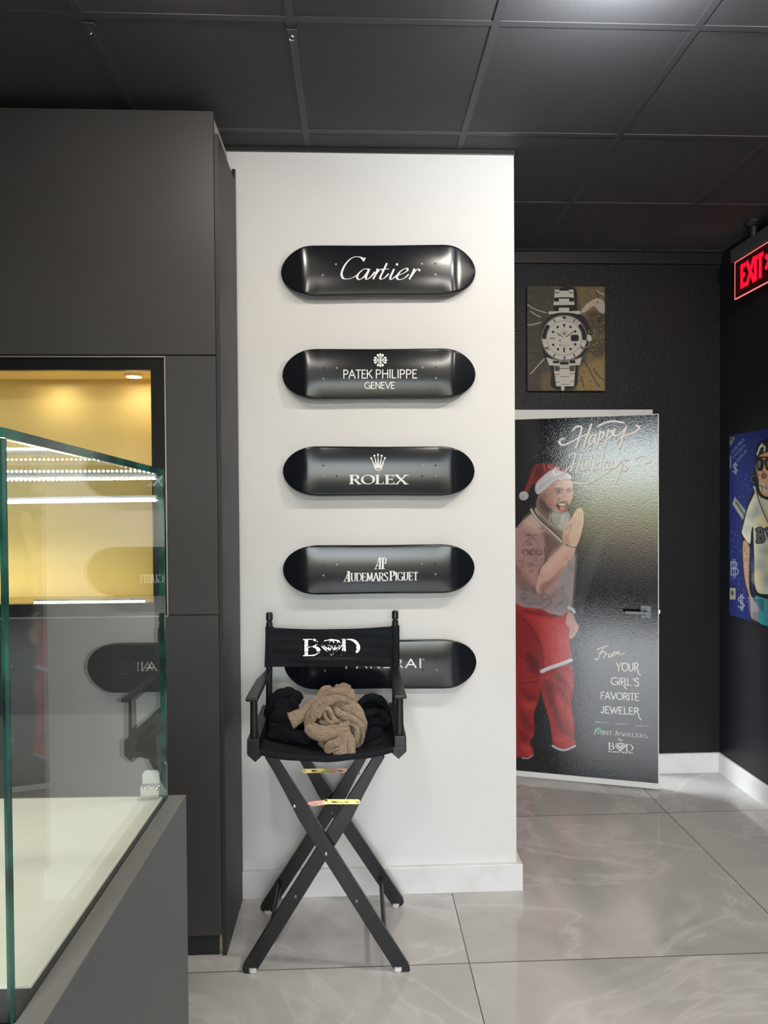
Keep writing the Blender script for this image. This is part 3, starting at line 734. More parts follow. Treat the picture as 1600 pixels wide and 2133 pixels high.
script(lt, [[(862,532),(910,512),(978,496)], [(928,514),(898,570),(878,620),(858,636),(850,618)], [(876,568),(900,560),(944,552)], [(952,566),(936,600),(926,622)], [(936,600),(952,578),(976,570)],
   [(996,570),(978,590),(990,608),(1010,592),(996,570)], [(1030,556),(1018,602)], [(1022,584),(1046,554),(1052,562),(1046,590)], [(1048,584),(1072,550),(1080,560),(1082,578),(1104,578),(1134,566)]], f, 13, .7, 20, caps=True)
text(lt, 'YOUR', (1055, 745, 1272, 655), f, 'hand', .125, .13, slope=.02)
text(lt, "GIRL'S", (1005, 880, 1275, 800), f, 'hand', .135, .14, slope=.045)
text(lt, 'FAVORITE', (902, 1020, 1275, 942), f, 'hand', .14, .12, slope=.045)
text(lt, 'JEWELER', (900, 1158, 1275, 1082), f, 'hand', .145, .14, slope=.045)
for a in ([(1262,745),(1275,770),(1293,782)], [(1128,880),(1142,905),(1156,916)], [(1270,1170),(1284,1205),(1296,1218)]):
    ribbon(lt, cr_spline(a, 4), lambda a_, t_: 11, f, True)
for x0, x1, y in ((848, 976, 1240), (1042, 1168, 1257), (1240, 1368, 1276)):
    ribbon(lt, densify([(x0, y), (x1, y + (x1-x0)*.07)], 20), lambda a_, t_: 4, f)
text(lt, 'INT', (918, 1366, 1015, 1326), f, 'serif', .15, .14, .4, slope=.06)
text(lt, 'J', (1036, 1375, 1058, 1325), f, 'serif', .14, .1, .4, slope=.06)
text(lt, 'EWELERS', (1070, 1377, 1358, 1340), f, 'serif', .15, .14, .4, slope=.08)
text(lt, 'B', (1072, 1432, 1094, 1402), f, 'serif', .16, .1, .4); text(lt, 'y', (1098, 1434, 1118, 1402), f, 'serif', .16, .1, .4)
text(lt, 'B', (982, 1512, 1030, 1442), f, 'serif', .17, .1, .35, slope=.05); text(lt, 'D', (1152, 1528, 1216, 1458), f, 'serif', .17, .1, .35, slope=.05)
diamond(lt, (1042, 1528, 1146, 1448), f, 6)
text(lt, 'BOODADDY', (978, 1538, 1086, 1523), f, 'serif', .22, .12, .5, slope=.06); text(lt, 'DIAMONDS', (1104, 1546, 1218, 1530), f, 'serif', .22, .12, .5, slope=.06)
obj('lettering', lt, M['vinyl'], door)
lt = MB(); text(lt, 'M', (838, 1362, 912, 1310), f, 'serif', .2, .1, .4, slope=.04); diamond(lt, (858, 1330, 896, 1296), f, 4)
obj('mint_initial', lt, M['mint'], door, label='pale mint green initial letter')
# handle
hp = atP(1345, 1275, DB + nrm*.004, nrm)
hn = thing_h = None
h_ = MB().obox(hp + nrm*.004, dirv*.029, nrm*.006, Vector((0, 0, .034)))
hd = obj('door_handle', h_, M['dark_chrome'], door, bevel=.002)
q = MB().lathe(hp + nrm*.004, nrm, ((0, .013), (.02, .012), (.044, .012), (.05, .013), (.058, .011)), 20)
obj('lever_neck', q, M['dark_chrome'], hd, smooth=True)
q = MB().obox(hp + nrm*.052 - dirv*.052, dirv*.062, nrm*.006, Vector((0, 0, .009)))
obj('lever', q, M['dark_chrome'], hd, bevel=.003)
q = MB().lathe(hp + nrm*.058, nrm, ((0, .007), (.002, .007), (.0025, .004)), 16)
obj('key_cylinder', q, M['chrome'], hd, smooth=True)
lp = atP(1374, 1274, DB - nrm*.02, nrm)
obj('latch', MB().obox((DB.x + dirv.x*.004, DB.y + dirv.y*.004 - nrm.y*.02, lp.z), dirv*.009, nrm*.006, Vector((0, 0, .010))), M['chrome'], door)
# door frame head and jambs
FX1 = atY(1360, 854, YB - .01).x; FZ = atY(1360, 853, YB - .01).z
f_ = MB(); f_.box(hinge.x - .06, FX1, YB - .010, YB + .05, DH - .035, FZ); f_.box(FX1 - .05, FX1, YB - .010, YB + .05, 0, DH - .03); f_.box(hinge.x - .06, hinge.x - .012, YB - .010, YB + .05, 0, DH - .03)
st(obj('trim_2', f_, M['white_trim'], bevel=.002), 'white door frame around the open poster door', 'trim')
wb = MB(); wb.box(XWR, hinge.x - .03, YB, YB + .1, 0, CEIL); wb.box(FX1 - .03, XR + .1, YB, YB + .1, 0, CEIL); wb.box(hinge.x - .03, FX1 - .03, YB, YB + .1, FZ - .02, CEIL)
wb.box(XWR, XR + .1, YB + .6, YB + .7, 0, CEIL)
st(obj('wall_back', wb, M['wallpaper']), 'black crocodile-textured wall behind the open door', 'wall')

# ---- wrist-watch picture on the back wall
CT0, CT1 = atY(1099, 814, YB - .022), atY(1260, 597, YB - .022)
pic = thing('canvas_picture', 'unframed canvas of a steel wrist watch on a stone ground above the door', 'picture', ((CT0.x + CT1.x)/2, YB, CT0.z))
obj('canvas', MB().box(CT0.x, CT1.x, YB - .021, YB, CT0.z, CT1.z), M['canvas_edge'], pic, bevel=.001)
wp = Paint(Vector((CT0.x, YB - .0225, CT0.z)), Vector((CT1.x - CT0.x, 0, 0)), Vector((0, 0, CT1.z - CT0.z)), 330, 440, (1060, 560, 6.667), (70, 66, 58))
def paint_watch():
    P = wp
    K, WH = (24, 24, 25), (206, 202, 194)
    full = [(250,240),(1340,240),(1340,1710),(250,1710)]
    P.poly([(250,240),(640,240),(560,700),(480,1200),(600,1710),(250,1710)], (58, 56, 52), 60, 1, False)
    P.poly([(930,240),(1340,240),(1340,1710),(930,1710),(1060,1300),(1150,950),(1000,640)], (128, 112, 78), 60, 1, False)
    P.poly([(980,1350),(1340,1250),(1340,1710),(930,1710)], (168, 142, 90), 90, .9, False)
    P.poly([(600,240),(940,240),(900,300),(620,330)], (96, 86, 66), 40, 1, False); P.poly([(450,1450),(640,1450),(640,1710),(450,1710)], (120, 100, 66), 60, .9, False)
    P.grain(full, (30, 29, 28), .55, thr=.5, soft=2); P.grain(full, (176, 160, 120), .25, thr=.75, soft=2)
    P.grain([(250,250),(600,250),(520,1700),(250,1700)], (150, 142, 128), .5, thr=.93, soft=20)
    P.poly([(1080,620),(1330,620),(1330,900),(1150,880)], (44, 40, 34), 60, .6); P.poly([(1100,1000),(1330,980),(1330,1200),(1120,1180)], (54, 50, 40), 60, .6)
    for i in range(130):
        x, y = 1090 + random.random()*240, 640 + random.random()*560
        P.ell(x, y, 5 + random.random()*10, 4 + random.random()*6, random.choice([(170,150,108),(36,34,30),(120,104,72),(28,26,25)]), 5, .8)
    for i in range(90):
        x, y = 270 + random.random()*300, 260 + random.random()*1400
        P.ell(x, y, 4 + random.random()*9, 3 + random.random()*6, random.choice([(120,114,104),(36,34,32),(92,86,78)]), 5, .6)
    for a in ([(262,500),(360,560),(520,610)], [(300,590),(380,640),(440,670)], [(262,780),(350,770),(440,742)], [(505,1240),(400,1350),(300,1460)], [(1000,610),(1100,500),(1240,410)], [(1120,260),(1220,310),(1326,360)]):
        P.line(a, 14, (196, 188, 176), 8, .85)
    P.poly([(1000,600),(1090,480),(1230,410),(1330,470),(1330,610),(1260,600),(1180,520),(1060,600)], (190, 180, 166), 12, .85)
    P.ell(1234, 464, 10, 10, K, 5); P.ell(1098, 452, 7, 7, K, 5)
    for a in ([(1110,260),(1200,300),(1240,400)], [(1030,1270),(1110,1380),(1180,1520),(1260,1640)], [(1180,1400),(1260,1500),(1320,1540)], [(1010,1500),(1040,1640)]): P.line(a, 16, (48, 42, 34), 14, .85)
    for x, y in ((1000,1555),(1135,1562),(1185,1385),(1045,1430)): P.ell(x, y, 10, 9, (40, 34, 28), 5)
    # bracelet shadow, case, bracelet
    P.poly([(700,280),(930,280),(950,580),(1060,680),(1130,830),(1150,960),(1100,1100),(1000,1250),(960,1400),(920,1650),(600,1650),(590,1400),(500,1250),(450,1050),(450,850),(520,700),(630,600)], K, 10, .96)
    P.poly([(640,290),(700,290),(705,305),(835,305),(840,288),(898,288),(912,500),(620,505)], WH, 6, 1, False)
    for y0, y1 in ((323,335),): P.poly([(640,y0),(700,y0),(700,y1),(640,y1)], K, 5, 1, False); P.poly([(838,y0),(898,y0),(898,y1),(838,y1)], K, 5, 1, False)
    P.poly([(630,400),(700,395),(840,395),(905,402),(905,455),(838,455),(838,412),(696,412),(696,455),(626,455)], K, 6, 1, False)
    P.poly([(700,395),(838,395),(838,414),(700,414)], K, 5, 1, False)
    P.poly([(620,508),(695,505),(695,580),(625,580)], K, 6, 1, False); P.poly([(695,510),(838,505),(838,540),(695,540)], K, 6, 1, False)
    P.poly([(695,540),(838,540),(838,600),(695,600)], WH, 5, 1, False)
    P.poly([(556,592),(700,588),(840,588),(985,582),(998,628),(840,630),(700,628),(548,628)], WH, 6, 1, False)
    P.poly([(600,635),(700,610),(840,610),(940,630),(900,660),(640,660)], K, 8, 1)
    # lugs below
    P.poly([(520,1230),(600,1255),(770,1290),(940,1255),(1015,1225),(985,1335),(840,1345),(700,1345),(560,1340)], WH, 7, 1, False)
    P.poly([(612,1275),(700,1275),(700,1312),(612,1312)], K, 6, 1, False); P.poly([(842,1268),(925,1268),(925,1312),(842,1312)], K, 6, 1, False); P.poly([(706,1290),(836,1290),(828,1330),(714,1330)], K, 6, 1, False)
    P.poly([(628,1350),(920,1350),(918,1440),(905,1630),(660,1630),(632,1440)], WH, 6, 1, False)
    P.poly([(632,1355),(700,1350),(700,1420),(640,1420)], K, 6, .9, False); P.poly([(845,1350),(918,1352),(910,1420),(850,1424)], K, 6, .9, False)
    for a, w in (([(700,1382),(846,1380)],10), ([(640,1466),(705,1464)],8), ([(846,1460),(914,1452)],8), ([(720,1498),(840,1494)],7), ([(650,1575),(706,1572)],6), ([(850,1568),(905,1560)],6), ([(724,1606),(838,1604)],6), ([(702,1350),(704,1420)],5), ([(845,1350),(845,1420)],5)):
        P.line(a, w, K, 4)
    P.ell(655, 1494, 8, 8, K, 4); P.poly([(730,1630),(770,1630),(765,1695),(735,1695)], WH, 8)
    # crown
    P.poly([(1088,915),(1135,920),(1152,960),(1148,1000),(1110,1010),(1088,985)], WH, 6, 1, False); P.line([(1110,850),(1116,900)], 6, WH, 4); P.line([(1116,1010),(1110,1070),(1060,1100)], 6, WH, 4)
    # bezel and dial
    P.ell(770, 960, 322, 322, K, 6); P.ell(770, 960, 308, 308, WH, 6)
    for i in range(72): 
        a = 2*PI*i/72; P.line([(770 + 312*math.cos(a), 960 + 312*math.sin(a)), (770 + 321*math.cos(a), 960 + 321*math.sin(a))], 7, WH, 3)
    P.ring(770, 960, 278, 56, K, 6, 1, 182, 214); P.ring(770, 960, 278, 56, K, 6, 1, -36, 1)
    P.ell(770, 960, 250, 244, (120, 118, 114), 5); P.ell(770, 960, 243, 237, WH, 5)
    P.poly([(733,662),(803,662),(770,706)], K, 4, 1, False)
    for a in (-120, -60, 60, 120, 180, 150, 90, 30):
        c_, q_ = math.cos(rad(a)), math.sin(rad(a)); P.line([(770 + 262*c_, 960 + 262*q_), (770 + 298*c_, 960 + 298*q_)], 16, K, 4)
    for a in range(-84, -36, 6):
        c_, q_ = math.cos(rad(a)), math.sin(rad(a)); P.line([(770 + 262*c_, 960 + 262*q_), (770 + 286*c_, 960 + 286*q_)], 7, K, 4)
    P.poly([(745,766),(792,766),(769,822)], K, 4, 1, False)
    for x, y in ((679,808),(856,806),(614,876),(922,870),(616,1054),(922,1048),(682,1116),(858,1114)): P.ell(x, y, 18, 18, K, 5)
    P.line([(575,965),(636,965)], 13, K, 4); P.line([(768,1100),(768,1152)], 22, K, 4)
    P.poly([(862,925),(880,915),(955,915),(972,930),(972,992),(955,1005),(880,1005),(862,992)], K, 5, 1, False)
    P.line([(795,944),(895,874)], 11, K, 4); P.line([(664,886),(704,915),(755,950)], 8, K, 4); P.ring(704, 916, 16, 6, K, 4)
    for i in range(5):
        a = rad(-90 + (i-2)*26); P.line([(770, 910), (770 + 55*math.cos(a), 915 + 55*math.sin(a))], 6, (80, 78, 74), 3)
    P.line([(750,912),(790,912)], 8, (80, 78, 74), 3)
    for y, w in ((1022,110),(1056,150),(1068,120)): P.line([(770 - w/2, y), (770 + w/2, y)], 4, (110, 108, 104), 4, .8)
    P.ell(710, 996, 11, 11, K, 4); P.ell(710, 1058, 8, 8, K, 4)
    P.line([(505,1095),(560,1125)], 12, K, 4); P.line([(1000,1060),(1040,1105)], 8, K, 4); P.line([(775,1225),(795,1225),(785,1240),(795,1255),(775,1255)], 5, K, 4, 1, False)
paint_watch()
wp.mesh('printed_face', M['painted'], pic)

# ---- blue cartoon picture on the right wall
BX = XR - .028
B0 = atX(1520, 907, BX); B1 = atX(1521, 1281, BX)
BY0, BY1 = B0.y, B0.y - .80
zt, zb = B0.z, B1.z
bp = thing('canvas_painting', 'blue cartoon canvas of a man in cap and sunglasses on the black right wall', 'picture', (XR - .003, (BY0 + BY1)/2, zb))
obj('canvas', MB().box(BX + .001, XR - .003, BY1, BY0, zb, zt), M['canvas_edge'], bp, bevel=.001)
bc = Paint(Vector((BX, BY0, zb)), Vector((0, BY1 - BY0, 0)), Vector((0, 0, zt - zb)), 420, 460, (1480, 860, 4.633), (24, 38, 98))
def paint_blue():
    P = bc
    K = (14, 16, 22)
    P.poly([(180,230),(700,120),(760,700),(180,700)], (28, 44, 112), 150, .7); P.poly([(180,1500),(420,1500),(420,2000),(180,2000)], (18, 30, 92), 150, .7)
    for i in range(160):
        x, y = 195 + random.random()*200, 560 + random.random()*1300
        P.line([(x, y), (x + random.uniform(-14, 14), y + random.uniform(-22, 22))], 4, random.choice([(120,134,190),(14,22,70),(80,96,170)]), 4, .6)
    P.poly([(178,238),(236,232),(210,300),(178,330)], (120, 122, 110), 5, 1, False); P.ell(200, 255, 12, 16, (70, 74, 70), 5)
    P.poly([(236,812),(352,960),(322,1046),(212,880)], (150, 152, 142), 6, 1, False); P.line([(262,880),(310,960)], 20, (70, 74, 72), 8); P.ell(250, 868, 12, 16, (90, 94, 90), 5); P.ell(322, 980, 12, 16, (90, 94, 90), 5)
    P.poly([(188,1690),(242,1690),(242,1800),(188,1800)], (150, 150, 128), 5, 1, False); P.ell(212, 1740, 14, 24, (60, 64, 56), 5)
    P.line([(182,410),(196,450),(190,530)], 14, (110, 140, 180), 6)
    LG = (150, 158, 176)
    def dollar(cx, cy, s_, letter):
        if letter == 'S': P.line([(cx+24*s_, cy-34*s_),(cx, cy-48*s_),(cx-24*s_, cy-26*s_),(cx, cy),(cx+24*s_, cy+24*s_),(cx, cy+46*s_),(cx-26*s_, cy+30*s_)], 9, LG, 4, .9)
        else:
            P.line([(cx-20*s_, cy-50*s_),(cx-20*s_, cy+50*s_)], 9, LG, 4, .9); P.line([(cx-24*s_, cy-46*s_),(cx+20*s_, cy-40*s_),(cx+16*s_, cy-6*s_),(cx-14*s_, cy)], 9, LG, 4, .9); P.line([(cx-14*s_, cy),(cx+28*s_, cy+8*s_),(cx+24*s_, cy+44*s_),(cx-24*s_, cy+48*s_)], 9, LG, 4, .9)
        P.line([(cx-6*s_, cy-66*s_),(cx-2*s_, cy+66*s_)], 7, LG, 4, .9); P.line([(cx+8*s_, cy-66*s_),(cx+12*s_, cy+66*s_)], 7, LG, 4, .9)
    dollar(238, 535, .85, 'S'); dollar(226, 1500, 1.3, 'B'); dollar(298, 1830, 1.2, 'S')
    # figure
    SKN, SH = (206, 164, 124), (206, 204, 178)
    P.poly([(440,690),(420,740),(352,900),(300,1090),(294,1180),(380,1280),(404,1290),(412,1560),(430,1750),(560,1790),(900,1800),(930,1290),(1040,1290),(1080,1150),(990,880),(860,770),(760,700)], K, 8)
    P.poly([(306,1230),(385,1290),(386,1560),(420,1760),(490,1960),(480,2080),(400,2060),(372,1800),(318,1560)], K, 8)
    P.poly([(314,1250),(376,1290),(372,1500),(376,1700),(406,1790),(450,1850),(484,1950),(480,2010),(440,2000),(395,1970),(382,1800),(330,1580)], (176, 142, 120), 8)
    P.poly([(380,1790),(430,1830),(480,1960),(470,2010),(400,1960)], (150, 150, 168), 40, .8)
    for i in range(5): P.line([(415 + i*15, 1925), (412 + i*18, 2000)], 5, K, 4)
    P.line([(360,1785),(424,1792)], 8, (150, 150, 140), 4)
    for i in range(40): P.ell(320 + random.random()*60, 1250 + random.random()*520, 4, 7, (90, 70, 66), 4, .6)
    P.poly([(446,700),(430,770),(366,910),(316,1100),(308,1170),(380,1262),(392,1150),(412,1110),(424,1400),(440,1700),(560,1752),(900,1770),(920,1150),(1060,1150),(980,900),(860,790)], SH, 9)
    for q in ((400,990,60,50),(470,1470,60,70),(450,930,40,60),(350,1120,30,40),(520,1330,60,50),(540,1600,70,60),(480,1210,50,40)): P.ell(*q, (120, 136, 146), 70, .5)
    for q in ((500,1050,50,60),(460,1590,40,60)): P.ell(*q, (226, 212, 150), 70, .6)
    P.line([(412,1110),(400,1220),(394,1290)], 9, K, 5); P.line([(440,700),(452,790),(500,930),(560,1060)], 14, (92, 88, 76), 5); P.line([(470,760),(520,930),(560,1010)], 7, (150, 144, 120), 5)
    P.poly([(432,1770),(560,1800),(900,1820),(900,2100),(490,2040),(470,1900)], (58, 150, 156), 9)
    P.poly([(455,1790),(520,1800),(520,1910),(490,1905),(470,1860)], (44, 110, 116), 14); P.line([(455,1790),(522,1800),(520,1905)], 6, (120, 190, 190), 4, .8)
    # head
    P.poly([(452,300),(430,400),(424,560),(392,610),(398,690),(436,720),(470,800),(560,840),(660,800),(700,690),(710,560),(700,360),(640,270),(540,250)], K, 9)
    P.poly([(448,440),(444,560),(470,660),(474,740),(520,800),(600,800),(664,720),(684,600),(688,430),(560,380)], SKN, 8)
    P.poly([(470,660),(490,680),(560,690),(640,680),(660,730),(600,770),(530,770),(478,740)], (204, 190, 160), 10, .9)
    P.poly([(448,420),(470,330),(540,290),(640,310),(690,400),(560,372)], (40, 46, 52), 8)
    for a in ([(452,400),(480,330),(500,300)], [(520,370),(524,330),(500,320),(470,340)]): P.line(a, 14, (214, 216, 206), 6)
    P.poly([(440,440),(512,450),(512,520),(490,560),(450,545)], K, 6); P.poly([(524,450),(600,440),(606,520),(570,556),(534,540)], K, 6); P.line([(430,430),(620,428)], 16, K, 5)
    P.poly([(455,470),(486,465),(480,520),(460,530)], (120, 124, 124), 8, .8); P.poly([(540,468),(572,460),(570,510),(548,524)], (120, 124, 124), 8, .8)
    P.line([(512,520),(498,560),(520,572)], 6, K, 4); P.ell(516, 608, 22, 26, (160, 110, 100), 6); P.ring(516, 608, 26, 6, K, 4); P.line([(500,610),(532,606)], 5, K, 4)
    for a in ([(480,690),(500,720),(500,760)], [(540,690),(536,740)], [(470,700),(560,730)], [(560,690),(580,740)]): P.line(a, 6, K, 4)
    P.line([(452,560),(468,610)], 6, K, 4); P.ring(424, 640, 34, 8, (90, 96, 104), 4, 1, 90, 290)
    for a in range(6): P.line([(352 + a*7, 530 + a*38), (372 + a*6, 546 + a*34)], 6, K, 4)
    # letters on the shirt
    GR = (96, 92, 96)
    for w, c_ in ((44, K), (22, GR)):
        P.line([(462,1130),(466,1240)], w, c_, 5); P.line([(452,1128),(490,1122),(498,1160),(470,1182)], w, c_, 5); P.line([(470,1182),(506,1190),(506,1234),(456,1244)], w, c_, 5)
    P.poly([(512,1120),(540,1100),(600,1100),(640,1130),(575,1280)], K, 6, 1, False)
    for a in ([(516,1136),(560,1150),(630,1136)], [(540,1112),(552,1150),(575,1262),(598,1150),(606,1112)], [(520,1130),(572,1250)]): P.line(a, 6, (150, 150, 156), 4, 1, False)
    for w, c_ in ((44, K), (22, GR)): P.line([(664,1130),(668,1240),(720,1226),(730,1160),(700,1126),(664,1130)], w, c_, 5)
    P.line([(462,1060),(470,1100),(500,1070)], 5, (120, 116, 110), 4)
paint_blue()
bc.mesh('painted_face', M['painted'], bp)
STAG[0] = Vector((-1, 0, 0))
lt = MB(); sB = 1/4.633
fb_ = lambda x, y: atX(1480 + x*sB, 860 + y*sB, BX - .0012)
for s_, p0, p1 in (('YOUR GIRLS', (212,398), (330,262)), ('FAVORITE', (226,440), (344,318)), ('JEWELER', (262,478), (360,366))):
    dx, dy = p1[0]-p0[0], p1[1]-p0[1]; L_ = math.hypot(dx, dy); c_, q_ = dx/L_, dy/L_
    text(lt, s_, (0, 0, L_, -27), (lambda x, y, p0=p0, c_=c_, q_=q_: fb_(p0[0] + c_*x - q_*y*.9, p0[1] + q_*x + c_*y)), 'hand', .17, .16)
obj('lettering', lt, mat('pale_blue_paint', (.19, .22, .42), .6), bp)

# ---- lit exit sign
EX = 2.07
E0 = atX(1533, 547, EX); E1 = atX(1535, 621, EX)
ey0 = E0.y; ey1 = ey0 - .39
ez1, ez0 = E0.z, E1.z
hz = atX(1528, 517, EX - .02).z
ex = thing('exit_sign', 'red lit edge-glow exit sign hanging from the ceiling near the right wall', 'sign', (EX, (ey0 + ey1)/2, CEIL))
obj('housing', MB().box(EX - .02, EX + .03, ey1 - .03, ey0 + .02, ez1 + .002, hz), M['exit_house'], ex, bevel=.006)
obj('canopy', MB().lathe((EX + .005, ey0 - .16, CEIL), (0, 0, -1), ((0, .048), (.010, .048), (.022, .036), (.028, .018), (CEIL - hz + .004, .016)), 24), M['black_trim'], ex, smooth=True)
obj('panel', MB().box(EX - .003, EX + .003, ey1, ey0, ez0, ez1), M['exit_panel'], ex)
eg = MB(); eg.box(EX - .0036, EX + .0036, ey0, ey0 + .006, ez0 - .004, ez1 + .001); eg.box(EX - .0036, EX + .0036, ey1, ey0 + .006, ez0 - .005, ez0); eg.box(EX - .0036, EX + .0036, ey1, ey0 + .006, ez1 - .003, ez1 + .002)
obj('glowing_rim', eg, M['exit_edge'], ex)
lt = MB(); fe = lambda y, z: Vector((EX - .0045, -y, z))
hh = ez1 - ez0
ya, yb = atX(1546, 600, EX).y, atX(1592, 560, EX).y
text(lt, 'EXIT', (-ya, ez0 + .18*hh, -yb, ez0 + .84*hh), fe, 'sans', .19, .16)
ribbon(lt, densify([(-yb + .018, ez0 + .70*hh), (-yb + .05, ez0 + .52*hh)], .01), lambda a, t_: .022, fe); ribbon(lt, densify([(-yb + .05, ez0 + .52*hh), (-yb + .018, ez0 + .34*hh)], .01), lambda a, t_: .022, fe)
obj('lettering', lt, M['exit_red'], ex)

# ================================================================== SKATEBOARD DECKS ON THE WHITE WALL
STAG[0] = Vector((0, -1, 0))
def board_shape(a=.404, w=.1035, stand=.050):
    def half(u):
        k = max(0.0, (abs(u) - (a - .150)) / .150)
        base = w * (1 - .015 * math.cos(min(1, abs(u)/(a-.15)) * PI) * .5 - .015)
        return base * math.sqrt(max(0.0, 1 - k**2.15))
    def y(u, s_):      # distance of the visible face from the wall; s_ in -1..1 across
        bend = .285
        d = max(0.0, abs(u) - bend)
        kick = (d*d/.16 if d < .045 else .045**2/.16 + (d - .045) * .56)
        flat = 1 - min(1.0, max(0.0, (abs(u) - .24) / .07))
        conc = .0085 * (max(0, abs(s_) - .12) ** 1.9) * (.30 + .70*flat)
        return stand - kick*.72 - conc
    return half, y
def make_board(cpx, lpx, rpx, label, idx, rot=0.0):
    c0 = atY(lpx[0], lpx[1], YW - .042); c1 = atY(rpx[0], rpx[1], YW - .042)
    cx, cz = (c0.x + c1.x)/2, (c0.z + c1.z)/2
    a = (c1.x - c0.x)/2; ang = math.atan2(c1.z - c0.z, c1.x - c0.x)
    half, yf = board_shape(a, .1035*a/.404)
    nu, nv = 96, 24
    ca, sa = math.cos(ang), math.sin(ang)
    def pt(u, v, y): return (cx + u*ca - v*sa, YW - y, cz + u*sa + v*ca)
    mb = MB(); F = []; B = []
    for i in range(nu + 1):
        u = a * math.sin(-PI/2 + PI*i/nu) * .99999
        h = half(u)
        fr_, bk = [], []
        for j in range(nv + 1):
            s_ = math.sin(-PI/2 + PI*j/nv)
            edge = .0035 * max(0, (abs(s_) - .955)/.045)**2
            fr_.append(pt(u, s_*h, max(yf(u, s_) - edge, .0125))); bk.append(pt(u, s_*h, max(yf(u, s_) - .011 + edge*.6, .0012)))
        F.append(fr_); B.append(bk)
    n1 = nv + 1
    vs = [p for r in F for p in r] + [p for r in B for p in r]; o = (nu + 1)*n1
    fs = []
    for i in range(nu):
        for j in range(nv):
            fs.append((i*n1+j, i*n1+j+1, (i+1)*n1+j+1, (i+1)*n1+j)); fs.append((o+i*n1+j, o+(i+1)*n1+j, o+(i+1)*n1+j+1, o+i*n1+j+1))
        fs.append((i*n1, (i+1)*n1, o+(i+1)*n1, o+i*n1)); fs.append((i*n1+nv, o+i*n1+nv, o+(i+1)*n1+nv, (i+1)*n1+nv))
    mb.add(vs, fs)
    t = thing('skateboard_deck', label, 'skateboard', (cx, YW, cz), 'black skateboard decks on the white wall')
    obj('deck', mb, M['deck_black'], t, smooth=True)
    def lift(px, py, e=.0007):
        q = atY(px, py, YW - .052)
        dx, dz = q.x - cx, q.z - cz
        u, v = dx*ca + dz*sa, -dx*sa + dz*ca
        h = max(half(u), 1e-4)
        return Vector(pt(u, v, yf(u, max(-1, min(1, v/h))) + e))
    for sx_ in (-1, 1):
        for k in (0, 1):
            for sv in (-1, 1):
                u = sx_*(.172 + .054*k); v = sv*.0215
                y = yf(u, v/.1)
                b_ = MB(); q = Vector(pt(u, v, y - .0005))
                b_.lathe(q, (0, -1, 0), ((0, .0042), (.0011, .0042), (.0016, .003)), 12)
                obj('mounting_bolt', b_, M['bolt'] if (k + (sv > 0)) % 2 else M['hole'], t)
    return t, lift
GRP = 'lettered black skateboard decks'
k5 = 1/3.478
t1, l1 = make_board(None, (584, 564), (993, 561), 'topmost black skateboard deck with flowing white script lettering', 0)
f1 = lambda x, y: l1(560 + x*k5, 480 + y*k5)
lt = MB()
script(lt, [[(697,196),(684,222)], [(690,216),(662,192),(610,194),(560,238),(528,305),(540,346),(590,348),(640,322)],
  [(728,284),(694,278),(654,308),(640,340),(660,354),(694,330),(722,290)], [(730,278),(708,326),(704,346),(716,352),(742,332),(768,300)],
  [(790,276),(776,312),(756,352)], [(768,330),(790,298),(812,280),(826,284)], [(856,236),(828,296),(808,338),(816,353),(842,340),(870,312)], [(812,280),(870,278)],
  [(908,278),(888,322),(880,344),(890,353),(918,332),(935,318)], [(935,326),(985,304),(1006,284),(990,274),(950,300),(928,338),(944,354),(980,346),(1015,316)],
  [(1056,276),(1040,312),(1018,353)], [(1032,332),(1056,298),(1078,280),(1090,284)]], f1, 17, .28, 12, dots=((929,245,9), (824,290,7), (1092,288,8)))
obj('lettering', lt, M['vinyl'], t1)
t2, l2 = make_board(None, (587, 779), (993, 777), 'second skateboard deck from the top with a cross emblem over two lines of capitals', 1)
k6 = 1/8.421
f2 = lambda x, y: l2(700 + x*k6, 720 + y*k6)
lt = MB()
text(lt, 'PATEK', (130, 576, 636, 418), f2, 'sans', .115, .08); text(lt, 'PHILIPPE', (700, 574, 1424, 414), f2, 'sans', .115, .15)
text(lt, 'GENEVE', (505, 756, 1032, 634), f2, 'sans', .12, .11)
obj('lettering', lt, M['vinyl'], t2)
em = MB(); ec = (778, 252)
for r4 in range(4):
    ca_, sa_ = math.cos(r4*PI/2), math.sin(r4*PI/2)
    g4 = lambda x, y: f2(ec[0] + x*ca_ - y*sa_, ec[1] + x*sa_ + y*ca_)
    ribbon(em, densify([(0, 0), (0, 120)], 12), lambda a, t_: 15, g4)
    em.add([g4(0, 128), g4(-19, 100), g4(0, 74), g4(19, 100)], [(0, 1, 2, 3)])
    disc(em, (0, 100), 17, 19, g4)
    for sg in (-1, 1):
        ribbon(em, cr_spline([(sg*14, 24), (sg*28, 58), (sg*50, 82), (sg*44, 100), (sg*22, 92), (sg*4, 76)], 5), lambda a, t_: 6 + 16*math.sin(PI*min(1, t_*1.05)), g4)
        disc(em, (sg*42, 84), 13, 15, g4)
obj('emblem', em, M['vinyl'], t2, label='white cross emblem')
t3, l3 = make_board(None, (588, 981), (991, 981), 'third skateboard deck from the top with a five-pointed crown emblem', 2)
k7 = 1/8.889
f3 = lambda x, y: l3(700 + x*k7, 930 + y*k7)
lt = MB(); text(lt, 'ROLEX', (275, 700, 1295, 524), f3, 'serif', .29, .22, .26)
obj('lettering', lt, M['vinyl'], t3)
em = MB()
for (bx, by), (qx, qy) in (((653,217),(735,400)), ((712,170),(760,400)), ((778,153),(784,400)), ((847,170),(808,400)), ((905,215),(834,400))):
    disc(em, (bx, by), 19, 19, f3)
    ribbon(em, densify([(bx, by), (qx, qy)], 20), lambda a, t_: 5 + 34*t_, f3)
